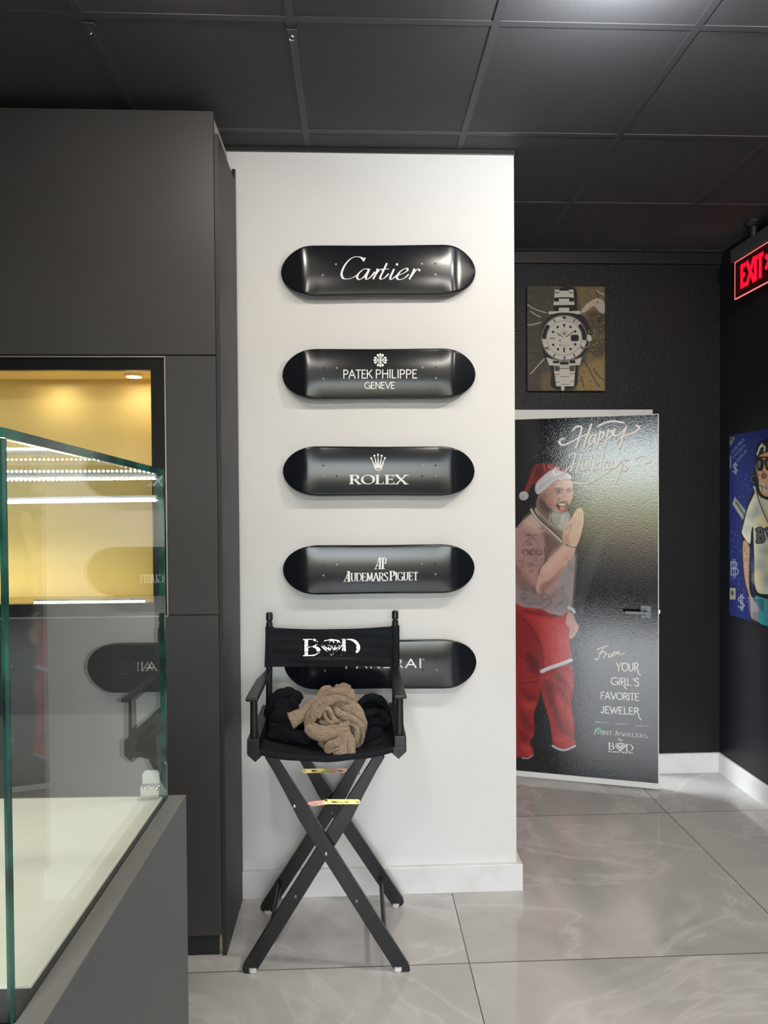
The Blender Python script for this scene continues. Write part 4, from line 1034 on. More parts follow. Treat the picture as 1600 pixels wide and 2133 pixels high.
ribbon(em, [(785 + 62*math.cos(a), 410 + 26*math.sin(a)) for a in np.linspace(0, 2*PI, 40)], lambda a, t_: 16, f3)
em.add([f3(714, 390), f3(854, 390), f3(850, 404), f3(718, 404)], [(0, 1, 2, 3)])
obj('emblem', em, M['vinyl'], t3, label='white crown emblem')
t4, l4 = make_board(None, (588, 1188), (991, 1184), 'fourth skateboard deck from the top with a two-letter monogram above serif capitals', 3)
k8 = 1/8.421
f4 = lambda x, y: l4(700 + x*k8, 1140 + y*k8)
lt = MB()
text(lt, 'AUDEMARS'[1:], (268, 600, 910, 450), f4, 'serif', .165, .17, .28, slope=-.012)
text(lt, 'IGUET', (1050, 586, 1432, 436), f4, 'serif', .165, .19, .28, slope=-.012)
text(lt, 'P', (955, 588, 1030, 416), f4, 'serif', .20, .1, .25)
ribbon(lt, densify([(146, 602), (222, 424)], 20), lambda a, t_: 13, f4); ribbon(lt, densify([(222, 424), (226, 600)], 20), lambda a, t_: 40, f4); ribbon(lt, densify([(176, 540), (222, 540)], 20), lambda a, t_: 10, f4)
for a, b in (((130, 603), (176, 603)), ((192, 602), (256, 602)), ((192, 424), (240, 424))): ribbon(lt, densify([a, b], 10), lambda a_, t_: 10, f4)
obj('lettering', lt, M['vinyl'], t4)
em = MB()
ribbon(em, densify([(692, 380), (756, 192)], 20), lambda a, t_: 12, f4)
for x in (772, 822): ribbon(em, densify([(x, 190), (x, 378)], 20), lambda a, t_: 32, f4)
ribbon(em, densify([(716, 322), (760, 322)], 20), lambda a, t_: 10, f4)
ribbon(em, densify([(740, 190), (858, 190)], 20), lambda a, t_: 11, f4); ribbon(em, cr_spline([(840, 192), (872, 200), (874, 240), (872, 278), (840, 288)], 4), lambda a, t_: 20 if abs(math.sin(a)) > .6 else 11, f4)
for a, b in (((676, 380), (718, 380)), ((742, 378), (858, 378))): ribbon(em, densify([a, b], 10), lambda a_, t_: 10, f4)
obj('emblem', em, M['vinyl'], t4, label='white two-letter monogram')
t5, l5 = make_board(None, (590, 1386), (995, 1383), 'lowest skateboard deck, partly hidden behind the director chair', 4)
k9 = 1/3.478
f5 = lambda x, y: l5(560 + x*k9, 1050 + y*k9)
lt = MB(); text(lt, 'PANERAI', (556, 1194, 1104, 1126), f5, 'sans', .16, .30, slope=-.012)
obj('lettering', lt, M['vinyl'], t5)

# ================================================================== WALL DISPLAY CABINET
YC = 2.475
XF = atY(452, 1000, YC).x
XCL = -1.75
cz = lambda py: atY(400, py, YC).z
z_top, z_a, z_b, z_pl = cz(230.5), cz(740), cz(1281), cz(1950)
nx1 = atY(316, 1000, YC).x; nz1, nz0 = cz(770), cz(1255)
fx1 = atY(347, 1000, YC).x; fz1, fz0 = cz(743), cz(1283)
cab = thing('display_cabinet', 'tall charcoal wall cabinet with a lit golden display window', 'cabinet', ((XCL + XF)/2, YC, 0))
obj('upper_panel', MB().box(XCL, XF, YC, YC + .02, z_a + .002, z_top), M['cabinet'], cab, bevel=.0012)
obj('stile_panel', MB().box(fx1 + .002, XF, YC, YC + .02, z_b + .002, z_a - .002), M['cabinet'], cab, bevel=.0012)
obj('lower_panel', MB().box(XCL, XF, YC, YC + .02, z_pl, z_b - .002), M['cabinet'], cab, bevel=.0012)
obj('plinth', MB().box(XCL, XF - .012, YC + .012, YC + .03, 0, z_pl), M['plinth'], cab)
ca_ = MB(); ca_.box(nx1 + .02, XF - .002, YC + .021, YW - .1, .002, z_top - .012); ca_.box(XCL, nx1 + .02, YC + .021, YW - .1, .02, nz0 - .03); ca_.box(XCL, nx1 + .02, YC + .021, YW - .1, nz1 + .03, z_top - .012)
obj('carcass', ca_, M['beige_board'], cab)
zc0 = atY(447, 281, YC + .012).z
obj('cover_panel', MB().prism([(XF + .001, YC + .004, 0), (XF + .001, YW - .012, 0), (XF + .001, YW - .012, atY(487, 350, YW - .02).z), (XF + .001, YW - .05, zc0 - .012), (XF + .001, YC + .004, zc0)], (.015, 0, 0)), M['cabinet_side'], cab, bevel=.001)
fb = MB(); 
fb.box(XCL, nx1, YC + .004, YC + .03, nz1, fz1 - .003); fb.box(nx1, fx1 - .003, YC + .004, YC + .03, fz0 + .003, fz1 - .003); fb.box(XCL, nx1, YC + .004, YC + .03, fz0 + .003, nz0)
obj('window_frame', fb, M['frame_black'], cab)
ft = MB(); ft.box(fx1 - .003, fx1 + .0015, YC - .003, YC + .02, fz0, fz1); ft.box(XCL, fx1, YC - .003, YC + .02, fz1 - .003, fz1 + .0015); ft.box(XCL, fx1, YC - .003, YC + .02, fz0 - .0015, fz0 + .003)
obj('metal_edge', ft, M['frame_metal'], cab)
gn = MB(); YN = YC + .20
gn.box(XCL, nx1 + .001, YN, YN + .012, nz0, nz1 + .02); gn.box(XCL, nx1 + .001, YC + .03, YN, nz1, nz1 + .012); gn.box(XCL, nx1 + .001, YC + .03, YN, nz0 - .012, nz0)
gn.box(nx1, nx1 + .012, YC + .03, YN, nz0 - .012, nz1 + .012); gn.box(XCL - .012, XCL, YC + .02, YN, nz0 - .012, nz1 + .012)
obj('golden_lining', gn, M['gold'], cab)
obj('glass_front', MB().box(XCL, nx1, YC + .006, YC + .010, nz0, nz1), M['glass'], cab)
lz = nz1
for px_, py_ in ((279, 774),):
    lp_ = atZ(px_, py_, lz - .004)
    lp_ = Vector((atY(279, 775, YC + .10).x, YC + .10, lz))
    q = obj('spotlight', MB().lathe(lp_, (0, 0, -1), ((0, .034), (.005, .034), (.008, .029)), 24), M['chrome'], cab, smooth=True)
    obj('lens', MB().lathe(lp_ - Vector((0, 0, .0075)), (0, 0, -1), ((0, .027), (.002, .026)), 24), M['lamp_glow'], q)
    light('niche_lamp', 'AREA', (lp_.x, lp_.y, lz - .016), .35, (1, .86, .62), size=.045)
light('niche_lamp', 'AREA', (-1.1, YC + .10, lz - .016), .4, (1, .86, .62), size=.045)
light('niche_lamp', 'AREA', (-1.5, YC + .10, lz - .016), .4, (1, .86, .62), size=.045)
light('niche_led', 'AREA', ((XCL + nx1)/2, YC + .045, nz0 + .012), 1.8, (1, .90, .66), size=nx1 - XCL - .1, size_y=.012, rot=(rad(155), 0, 0))
def led_row(name, a, b, n, r, parent, down=(0, 0, -1), body=.006):
    a, b = Vector(a), Vector(b)
    o = obj(name, MB().obox((a + b)/2 + Vector((0, .004, .004)), (b - a)/2, Vector((0, .004, 0)), Vector((0, 0, .004))), M['led_body'], parent)
    d = MB()
    for i in range(n):
        q = a + (b - a) * ((i + .5)/n); d.ball(q - Vector((0, .001, .001)), r, r*.8, r*.8, 8, 6)
    obj('light_dots', d, M['led'], o)
    return o
led_row('led_strip', (atY(70, 1250, YC + .04).x, YC + .04, nz0 + .004), (atY(303, 1247, YC + .04).x, YC + .04, nz0 + .004), 56, .0016, cab)

# ================================================================== GLASS DISPLAY CASE IN THE FOREGROUND
XG0 = -.331          # outer face of the long glass side
YF, YNR = 1.222, .697
zdk = atY(345, 1655, YF).z
ztp = atY(347, 978, YF).z
XB = -.301; XLL = -1.05
case = thing('glass_display_case', 'glass display case on a grey base in the left foreground', 'display case', ((XLL + XB)/2, (YF + YNR)/2, 0))
b = MB().box(XLL, XB, YNR - .03, YF + .008, 0, zdk - .006)
obj('base', b, M['case_base'], case, bevel=.0015)
obj('rim', MB().box(XLL, XB - .0005, YNR - .028, YF + .006, zdk - .0062, zdk - .004), M['case_rim'], case)
DKX = XG0 - .0065
obj('seam', MB().box(XLL, XG0 + .001, YNR - .002, YF + .002, zdk - .005, zdk - .0034), M['seam'], case)
obj('display_deck', MB().box(XLL, DKX, YNR + .046, YF - .006, zdk - .012, zdk), M['deck'], case, bevel=.0015)
def pane(name, x0, x1, y0, y1, z0, z1):
    ax = min(((x1-x0), 0), ((y1-y0), 1), ((z1-z0), 2))[1]
    mb = MB(); mb.box(x0, x1, y0, y1, z0, z1)
    mb.v = [(x, y, z + (.017*(YF - y)/(YF - YNR) if z > ztp - .02 else 0)) for x, y, z in mb.v]      # the lid rises slightly towards the near end
    mb.mi = [1] * 6
    for i in {0: (3, 5), 1: (2, 4), 2: (0, 1)}[ax]: mb.mi[i] = 0
    return obj(name, mb, [M['glass'], M['glass_edge']], case)
pane('side_pane', XG0 - .008, XG0, YNR + .0005, YF - .0085, zdk - .004, ztp - .0105)
pane('rear_pane', XLL, XG0, YF - .008, YF, zdk - .004, ztp - .0105)
pane('near_pane', XLL, XG0 - .0005, YNR - .008, YNR, zdk - .004, ztp - .0105)
pane('top_pane', XLL, XG0 + .001, YNR - .009, YF + .001, ztp - .010, ztp)
xr = XG0 - .010
led_row('led_strip', (XLL, YF - .014, atY(60, 1001, YF).z), (xr, YF - .014, atY(345, 996, YF).z), 92, .0022, case)
led_row('led_strip', (XLL, YF - .014, atY(10, 1050, YF).z), (xr, YF - .014, atY(345, 1041, YF).z), 120, .0026, case)
hb0, hb1 = atY(294, 1651, YF - .012), atY(334, 1605, YF - .012)
mid_ = atY(314, 1634, YF - .012).z
br = obj('hinge_bracket', MB().box(hb0.x, hb1.x, YF - .018, YF - .0085, zdk, mid_), M['chrome'], case, bevel=.0015)
cl_ = MB(); 
cl_.prism([(hb0.x + .002, YF - .013, mid_), (hb1.x - .0015, YF - .013, mid_), (hb1.x - .0015, YF - .013, hb1.z - .006), (hb1.x - .006, YF - .013, hb1.z), (hb0.x + .007, YF - .013, hb1.z), (hb0.x + .002, YF - .013, hb1.z - .006)], (0, .0045, 0))
obj('clamp_plate', cl_, mat('pale_plate', (.75, .80, .77), .3, metal=.3), br, bevel=.001)
for px_ in (302, 326):
    q = atY(px_, 1643, YF - .018); obj('screw', MB().lathe(q, (0, -1, 0), ((0, .0042), (.002, .004), (.0032, .002)), 14), M['chrome'], br, smooth=True)

# the case stands turned by a degree: swing it about its far right-hand corner
_r = Matrix.Rotation(rad(-1.1), 3, 'Z'); _pv = Vector((XB, YF, 0))
case.rotation_euler = (0, 0, rad(-1.1)); case.location = _pv + _r @ (Vector(case.location) - _pv)

# ================================================================== DIRECTOR CHAIR
CY0, CY1 = 2.36, 2.735      # front and back leg planes
chair = thing('director_chair', 'tall black folding director chair in front of the white wall', 'chair', (-.10, (CY0 + CY1)/2, 0))
BW = M['black_wood']
def leg(top, bot, Y, thick, narrow=True):
    """flat board leg in the plane Y: from top pixel to foot pixel, rounded foot, slimmer towards the top"""
    a, b = atY(*top, Y), atY(*bot, Y)
    d = (b - a); L_ = d.length; d.normalize(); n = Vector((d.z, 0, -d.x))
    if n.x < 0: n = -n
    W_ = .0252
    side = 1 if (b.x - a.x) > 0 else -1
    b = b + d*((.009 + W_*abs(n.z)*.80 - b.z)/d.z)
    # the outer edge narrows towards the top, the foot has rounded corners
    outer = [(0, .35), (.06, .38), (.16, .62), (.27, 1.0), (.976, 1.0), (.986, .92), (.994, .76), (1.0, .5)]
    inner = [(0, 1.0), (.976, 1.0), (.986, .92), (.994, .76), (1.0, .5)]
    pts = [a + d*(L_*t_) - n*(W_*w*side) for t_, w in outer] + [a + d*(L_*t_) + n*(W_*w*side) for t_, w in reversed(inner)]
    o = obj('leg', MB().prism(pts, (0, thick, 0)), BW, chair, bevel=.002)
    # glide under the lower corner of the slanting foot
    low = b - n*(W_*.42) if n.z > 0 else b + n*(W_*.42)
    obj('foot_glide', MB().lathe((low.x, b.y + thick/2, low.z + .004), (0, 0, -1), ((0, .0155), (low.z + .004 - .006, .0155), (low.z + .004 - .002, .0135), (low.z + .004, .009)), 18), M['foot'], o, smooth=True, label='white plastic foot glide')
    return o
legA = leg((556, 1575), (846, 2031), CY0, .018)
legB = leg((797, 1575), (513, 2029), CY0 + .0195, .018)
legC = leg((614, 1560), (834, 1888), CY1, .018)
legD = leg((771, 1560), (550, 1900), CY1 - .0195, .018)
def screw(px, py, Y, m_, parent=chair, r=.0062):
    q = atY(px, py, Y); return obj('screw', MB().lathe(q, (0, -1, 0), ((-.002, r), (.001, r), (.003, r*.6)), 16), m_, parent, smooth=True)
screw(679, 1779, CY0, M['copper'], legA); screw(613, 1680, CY0, M['copper'], legA); screw(691, 1692, CY1 - .0195, M['bolt'], legD); screw(747, 1609, CY1 - .0195, M['bolt'], legD)
screw(743, 1877, CY0, M['bolt'], legA, .0055); screw(615.5, 1868, CY0 + .0195, M['bolt'], legB, .0055)
# folding braces
def link_bar(p0, p1, Y, m_, parent, wid=.0085, slot=True):
    a, b = atY(*p0, Y), atY(*p1, Y); d = (b - a).normalized(); n = Vector((-d.z, 0, d.x))
    pts = []
    for k in range(9): an = PI/2 + PI*k/8; pts.append(a + d*(wid*math.cos(an)) + n*(wid*math.sin(an)))
    for k in range(9): an = -PI/2 + PI*k/8; pts.append(b + d*(wid*math.cos(an)) + n*(wid*math.sin(an)))
    o = obj('brace_link', MB().prism(pts, (0, .002, 0)), m_, parent)
    L_ = (b - a).length; c0, c1 = a + d*(L_*.28), a + d*(L_*.82)
    r_ = MB().tube([c0 - Vector((0, .0004, 0)), c0 + d*.006 - Vector((0, .001, 0)), c1 - d*.006 - Vector((0, .001, 0)), c1 - Vector((0, .0004, 0))], [.001, .0032, .0032, .001], 10)
    obj('rib', r_, m_, o, smooth=True)
    for q in (a, b): obj('rivet', MB().lathe(q, (0, -1, 0), ((0, .0042), (.0018, .0038), (.0026, .002)), 14), m_, o, smooth=True)
    return o
br1 = obj('folding_brace', MB().lathe(atY(679, 1670, CY0 + .012), (0, -1, 0), ((0, .005), (.004, .0045)), 14), M['brass'], chair, smooth=True, label='gold and copper coloured folding brace between the front legs')
link_bar((745, 1670), (679, 1670), CY0 + .0165, M['brass'], br1); link_bar((679, 1671), (613, 1678), CY0 + .0195, M['copper'], br1)
br2 = obj('folding_brace', MB().lathe(atY(686, 1605, CY1 - .001), (0, -1, 0), ((0, .005), (.004, .0045)), 14), M['copper'], chair, smooth=True, label='gold and copper coloured folding brace between the rear legs')
link_bar((634, 1606), (686, 1605), CY1 - .0025, M['brass'], br2); link_bar((686, 1605), (747, 1606), CY1 - .0005, M['copper'], br2)
# side stretchers
for (pf, pb) in (((552, 1948), (592, 1838)), ((797, 1956), (797, 1822))):
    a = atY(*pf, CY0 + .019); b = atY(*pb, CY1 - .0); b.x = a.x = (a.x + b.x)/2; zz = (a.z + b.z)/2
    a.z = b.z = zz
    obj('stretcher', MB().tube([a, b], .0085, 14), BW, chair, smooth=True)
# seat side rails, arm posts, arms, back posts
XLp, XRp = -.3505, .1475
ARMZ = .957
for sgn, X, xb in ((-1, XLp, -.338), (1, XRp, .154)):
    inn = -sgn
    ra = MB().box(X - .0205, X + .0205, CY0 - .008, CY1 + .02, .779, .817)
    obj('seat_rail', ra, BW, chair, bevel=.003)
    c_ = Vector((X + inn*.012, 0, .762))
    pent = [(X - .0185*0 + sgn*(-.0) - .022, .779), (X + .022, .779), (X + .0335*(1 if sgn < 0 else .62), .762), (X + inn*.006, .737), (X - .0335*(.62 if sgn < 0 else 1), .762)]
    obj('lower_rail', MB().prism([(x, CY0 - .004, z) for x, z in pent], (0, CY1 - CY0 + .02, 0)), BW, chair, bevel=.002)
    hq = Vector((X + inn*.004, CY0 - .0042, .766))
    obj('dowel_end', MB().lathe(hq, (0, -1, 0), ((-.002, .0045), (.0006, .0045)), 14), M['seam'], chair)
    obj('arm_post', MB().lathe((X, CY0 + .02, .815), (0, 0, 1), ((0, .014), (.03, .0135), (.10, .0125), (ARMZ - .815 - .006, .0125)), 20), BW, chair, smooth=True)
    w = .021
    ar = MB().prism([(X - w, CY0 - .03, ARMZ - .007), (X + w, CY0 - .03, ARMZ - .007), (X + w*.95, CY1 - .18, ARMZ - .007), (xb + .013 if sgn > 0 else X + w*.8, CY1 + .005, ARMZ - .007), (xb - .013 if sgn < 0 else X - w*.55, CY1 + .005, ARMZ - .007), (X - w*.95, CY1 - .16, ARMZ - .007)], (0, 0, .014))
    obj('armrest', ar, BW, chair, bevel=.0045)
    zt_ = atY(561, 1275, CY1).z
    obj('back_post', MB().lathe((X + sgn*(-.0) + (xb - X)*.6, CY1 - .006, .80), ((xb - X)*.4/.38, 0, 1), ((0, .0125), (.20, .0125), (zt_ - .80 - .040, .0125), (zt_ - .80 - .038, .0095), (zt_ - .80 - .033, .0095), (zt_ - .80 - .031, .0130), (zt_ - .80 - .006, .0130), (zt_ - .80, .0095)), 20), BW, chair, smooth=True)
# back sling
zB1 = [atY(555, 1307, CY1 - .02).z, atY(690, 1313, CY1 - .02).z, atY(828, 1304, CY1 - .02).z]; zB0 = [atY(551, 1389, CY1 - .02).z, atY(690, 1391, CY1 - .02).z, atY(832, 1389, CY1 - .02).z]
xB0, xB1 = atY(554, 1350, CY1 - .02).x, atY(829, 1350, CY1 - .02).x
qd = lambda v, t_: v[0]*(1-t_)*(1-2*t_) + v[1]*4*t_*(1-t_) + v[2]*t_*(2*t_-1)
def sling_y(x, z=0):
    t_ = (x - xB0)/(xB1 - xB0); e = min(t_, 1 - t_)
    return CY1 - .022 + .024*math.sin(PI*max(0, min(1, t_)))**.7 + .0016*math.sin(x*31 + z*60) + .0012*math.sin(z*170 + x*9)
sl = MB(); nu, nv = 60, 20
def sheet(mb, fn, nu, nv, dv):
    vs = []; fs = []
    for side in (0, 1):
        for i in range(nu + 1):
            for j in range(nv + 1):
                p_ = Vector(fn(i/nu, j/nv)); vs.append(p_ + (Vector(dv) if side else Vector((0, 0, 0))))
    o = (nu+1)*(nv+1); I = lambda i, j: i*(nv+1) + j
    for i in range(nu):
        for j in range(nv):
            fs.append((I(i,j), I(i+1,j), I(i+1,j+1), I(i,j+1))); fs.append((o+I(i,j), o+I(i,j+1), o+I(i+1,j+1), o+I(i+1,j)))
    for i in range(nu): fs.append((I(i,0), o+I(i,0), o+I(i+1,0), I(i+1,0))); fs.append((I(i,nv), I(i+1,nv), o+I(i+1,nv), o+I(i,nv)))
    for j in range(nv): fs.append((I(0,j), I(0,j+1), o+I(0,j+1), o+I(0,j))); fs.append((I(nu,j), o+I(nu,j), o+I(nu,j+1), I(nu,j+1)))
    mb.add(vs, fs)
def bs(t_, s_):
    x = xB0 + (xB1 - xB0)*t_; z = qd(zB0, t_)*(1-s_) + qd(zB1, t_)*s_
    x += (.5 - t_)*-.012*(1-s_)
    return (x, sling_y(x, z), z)
sheet(sl, bs, 60, 20, (0, .003, 0))
slo = obj('back_sling', sl, M['black_canvas'], chair, smooth=True)
for xw, zlo, zhi in ((-.338, zB0[0], zB1[0]), (.154, zB0[2], zB1[2])):
    wr = MB().lathe((xw, CY1 - .006, zlo), (0, 0, 1), ((0, .0172), (.01, .0165), (zhi - zlo - .006, .0165), (zhi - zlo, .0158)), 20)
    obj('sling_sleeve', wr, M['black_canvas'], slo, smooth=True)
fl_ = lambda px, py: (lambda q: Vector((q.x, sling_y(q.x, q.z) - .0016, q.z)))(atY(px, py, CY1 - .004))
lt = MB(); kc = .25
fc = lambda x, y: fl_(480 + x*kc, 1250 + y*kc)
text(lt, 'B', (622, 466, 738, 326), fc, 'serif', .21, .1, .22, slope=-.02); text(lt, 'D', (935, 466, 1070, 326), fc, 'serif', .21, .1, .22)
diamond(lt, (754, 464, 932, 330), fc, 7)
obj('foil_lettering', lt, M['foil'], slo, label='silver foil lettering with a cut diamond')
lt = MB(); text(lt, 'BOODADDY DIAMONDS', (625, 500, 1065, 478), fc, 'sans', .16, .2)
obj('small_lettering', lt, M['dark_print'], slo)
# seat sling
xs0, xs1 = XLp + .024, XRp - .024
def ss(t_, s_):
    x = xs0 + (xs1 - xs0)*t_; y = CY0 - .006 + (CY1 - CY0 + .015)*s_
    sag = .036*(1 - (2*t_-1)**2)*(.75 + .25*math.cos(PI*2*(s_-.5)*.5))
    return (x, y, .780 - sag + .0015*math.sin(x*40 + y*25))
sl = MB(); sheet(sl, ss, 48, 24, (0, 0, -.0035))
so = obj('seat', sl, M['black_canvas'], chair, smooth=True)
hm = MB()
pth = [Vector(ss(i/40, 0)) + Vector((0, -.001, -.008)) for i in range(41)]
hm.tube(pth, [(.0035, .0105)]*41, 10)
obj('seat_hem', hm, M['black_canvas'], so, smooth=True)
seat_z = lambda x, y: ss(max(0, min(1, (x - xs0)/(xs1 - xs0))), max(0, min(1, (y - CY0 + .006)/(CY1 - CY0 + .015))))[2]

# ================================================================== CLOTHES ON THE SEAT
def hsh(x, y, z, s_):
    from mathutils import noise
    return noise.noise(Vector((x*s_, y*s_, z*s_)))
def cloth_obj(name, mb, material, label, cat, voxel, disp, floor_fn=None, smooth_it=6):
    me = bpy.data.meshes.new(name); me.from_pydata([tuple(v) for v in mb.v], [], mb.f)
    bm = bmesh.new(); bm.from_mesh(me); bmesh.ops.recalc_face_normals(bm, faces=bm.faces); bm.to_mesh(me); bm.free()
    o = bpy.data.objects.new(name, me); S.collection.objects.link(o)
    m1 = o.modifiers.new('r', 'REMESH'); m1.mode = 'VOXEL'; m1.voxel_size = voxel
    m2 = o.modifiers.new('s', 'SMOOTH'); m2.iterations = smooth_it; m2.factor = .5
    dg = bpy.context.evaluated_depsgraph_get()
    nm = bpy.data.meshes.new_from_object(o.evaluated_get(dg)); o.modifiers.clear(); o.data = nm
    n = len(nm.vertices); co = np.zeros(n*3); no = np.zeros(n*3)
    nm.vertices.foreach_get('co', co); nm.vertices.foreach_get('normal', no); co = co.reshape(-1, 3); no = no.reshape(-1, 3)
    for i in range(n):
        x, y, z = co[i]
        d = sum(a * hsh(x, y, z, s_) for a, s_ in disp)
        co[i] += no[i]*d
        if floor_fn:
            zz = floor_fn(co[i][0], co[i][1])
            if zz is not None and co[i][2] < zz + .002: co[i][2] = zz + .002
    nm.vertices.foreach_set('co', co.ravel()); nm.materials.clear(); nm.materials.append(material)
    nm.polygons.foreach_set('use_smooth', [True]*len(nm.polygons)); nm.update()
    nm.name = name
    return tag(o, label, cat)
kS = 1/6.667
def cp(x, y, Y): return atY(580 + x*kS, 1380 + y*kS, Y)
pxm = 2.5/1450*kS      # metres per crop pixel at the seat
KN = []
def roll(mb, pts, seg=26, sub=9, hollow=False, rib=0.0, fold=0.0):
    """a fold of cloth: path in the picture plane with half-width ra and half-depth rb"""
    P = cr_spline([(*cp(x, y, Y), ra*pxm, rb*pxm) for x, y, Y, ra, rb in pts], sub)
    path = [Vector(p[:3]) for p in P]
    n = len(path); rings = []
    for i in range(n):
        T = (path[min(i+1, n-1)] - path[max(i-1, 0)]).normalized(); dep = Vector((0, 1, 0)); dep = (dep - T*dep.dot(T)).normalized(); u = T.cross(dep)
        ring = []
        for k in range(seg):
            an = 2*PI*k/seg + PI/2
            w = 1 + fold*math.sin(3*an + i*.35) + rib*math.sin(an*13)
            if hollow and i > n - 4: w += .07*math.sin(an*5 + 1)
            ring.append(path[i] + u*(P[i][3]*math.cos(an)*w) + dep*(P[i][4]*math.sin(an)*w))
        rings.append(ring)
    if hollow:
        T = (path[-1] - path[-2]).normalized()
        c0 = path[-1]
        rings.append([c0 + (q - c0)*.88 - T*.002 for q in rings[n-1]])
        rings.append([c0 + (q - c0)*.62 - T*.022 for q in rings[n-1]])
    for st_, sgn in ((0, 1), (len(rings) - 1, -1)):     # round the blind ends
        if hollow and st_: continue
        base = rings[st_]; c0 = sum(base, Vector()) / seg
        T = (path[1] - path[0]).normalized() * -1 if st_ == 0 else (path[-1] - path[-2]).normalized()
        r_ = min(P[0 if st_ == 0 else -1][3:5])
        ex = [[c0 + (q - c0)*math.cos(a_) + T*(r_*math.sin(a_)) for q in base] for a_ in (rad(30), rad(58), rad(80))]
        rings = (ex[::-1] + rings) if st_ == 0 else (rings + ex)
        if st_ == 0: n0 = 3
    m_ = len(rings); acc = 0.0
    for i in range(m_):
        if i: acc += (sum(rings[i], Vector())/seg - sum(rings[i-1], Vector())/seg).length
        rr = max(p[3] for p in P)*.9
        KN.extend((k/seg*4.6*rr, acc, 0) for k in range(seg))
    vs = [v for r in rings for v in r]
    fs = [(i*seg+k, i*seg+(k+1) % seg, (i+1)*seg+(k+1) % seg, (i+1)*seg+k) for i in range(m_-1) for k in range(seg)] + [tuple(range(seg))[::-1], tuple((m_-1)*seg+k for k in range(seg))]
    mb.add(vs, fs)
def crisp_cloth(name, mb, material, label, cat, disp):
    me = bpy.data.meshes.new(name); me.from_pydata([tuple(v) for v in mb.v], [], mb.f)
    bm = bmesh.new(); bm.from_mesh(me); bmesh.ops.recalc_face_normals(bm, faces=bm.faces); bm.normal_update()
    nv_ = [(v, v.normal.copy(), v.co.copy()) for v in bm.verts]
    for v, n_, c in nv_: v.co = c + n_ * sum(a_ * hsh(*c, s_) for a_, s_ in disp)
    bm.to_mesh(me); bm.free()
    me.materials.append(material); me.polygons.foreach_set('use_smooth', [True]*len(me.polygons))
    at = me.attributes.new('knit', 'FLOAT_VECTOR', 'POINT'); at.data.foreach_set('vector', np.array(KN, float).ravel())
    o = bpy.data.objects.new(name, me); S.collection.objects.link(o)
    return tag(o, label, cat)
jk = MB()
roll(jk, [(-90,900,2.60,90,70), (-60,720,2.62,150,80), (40,560,2.63,190,90), (170,500,2.64,170,90), (270,560,2.64,110,70)], fold=.06)
roll(jk, [(30,420,2.66,50,60), (150,420,2.66,70,60), (270,430,2.66,44,50), (330,500,2.65,34,40)], fold=.08)
roll(jk, [(-40,600,2.56,60,50), (60,560,2.56,60,60), (110,680,2.55,70,60), (60,800,2.54,80,60)], fold=.1)
roll(jk, [(170,520,2.56,60,50), (230,600,2.55,60,60), (250,720,2.54,70,60)], fold=.1)
roll(jk, [(-110,940,2.54,80,60), (30,820,2.54,190,90), (170,820,2.55,210,90), (330,880,2.56,210,80), (500,900,2.58,200,80)], fold=.05)
roll(jk, [(-90,900,2.49,60,50), (40,900,2.48,70,60), (160,850,2.47,60,50), (260,870,2.47,50,40)], fold=.1)
roll(jk, [(-120,1010,2.47,60,50), (60,990,2.46,110,70), (240,1020,2.455,100,60), (460,1060,2.46,80,60)], fold=.06)
roll(jk, [(480,900,2.60,220,80), (800,850,2.61,240,80), (1100,800,2.61,220,80)])
roll(jk, [(1090,960,2.56,170,80), (1160,740,2.60,170,90), (1250,610,2.62,160,90), (1400,620,2.62,130,80), (1510,760,2.60,80,60)], fold=.05)
roll(jk, [(1130,600,2.57,50,50), (1210,510,2.58,60,60), (1330,490,2.59,60,60), (1460,560,2.60,60,50), (1530,680,2.60,50,40)], fold=.08)
roll(jk, [(1180,980,2.52,160,80), (1320,890,2.54,170,90), (1440,810,2.55,130,80), (1530,830,2.55,70,60)], fold=.05)
roll(jk, [(1220,720,2.52,60,50), (1330,680,2.52,70,56), (1430,700,2.53,60,50), (1480,800,2.53,50,40)], fold=.1)
roll(jk, [(1150,1040,2.48,80,50), (1280,1010,2.48,100,60), (1430,960,2.50,80,50)], fold=.08)
cloth_obj('black_jacket', jk, M['jacket'], 'crumpled black jacket lying on the chair seat under the beige sweater', 'jacket', .005, ((.006, 26), (.003, 70)), lambda x, y: seat_z(x, y) if (xs0 < x < xs1 and CY0 - .02 < y < CY1 + .03) else None, 3)
sw = MB(); KN.clear()
roll(sw, [(470,860,2.54,140,90), (700,760,2.535,300,100), (900,800,2.535,290,100), (1060,860,2.54,130,80)])                                    # hidden core
roll(sw, [(640,980,2.51,140,80), (800,1090,2.50,200,80), (980,1080,2.50,160,70)])
# big smooth upper drape with its peak, running down into the sleeve
roll(sw, [(930,640,2.53,190,60), (900,520,2.54,180,78), (895,410,2.55,158,76), (922,350,2.555,104,60), (930,322,2.557,84,48)])
roll(sw, [(930,480,2.525,150,56), (800,480,2.52,140,60), (640,530,2.515,128,60), (500,610,2.49,112,54), (370,700,2.465,96,46), (250,765,2.45,104,40), (160,812,2.44,118,34)], hollow=True, fold=.025)   # sleeve
roll(sw, [(560,500,2.54,60,46), (630,410,2.555,76,50), (700,380,2.56,66,46), (760,410,2.55,50,40)])
roll(sw, [(980,420,2.53,80,50), (1020,520,2.52,64,50), (1062,610,2.505,44,36), (1075,660,2.50,26,24)])
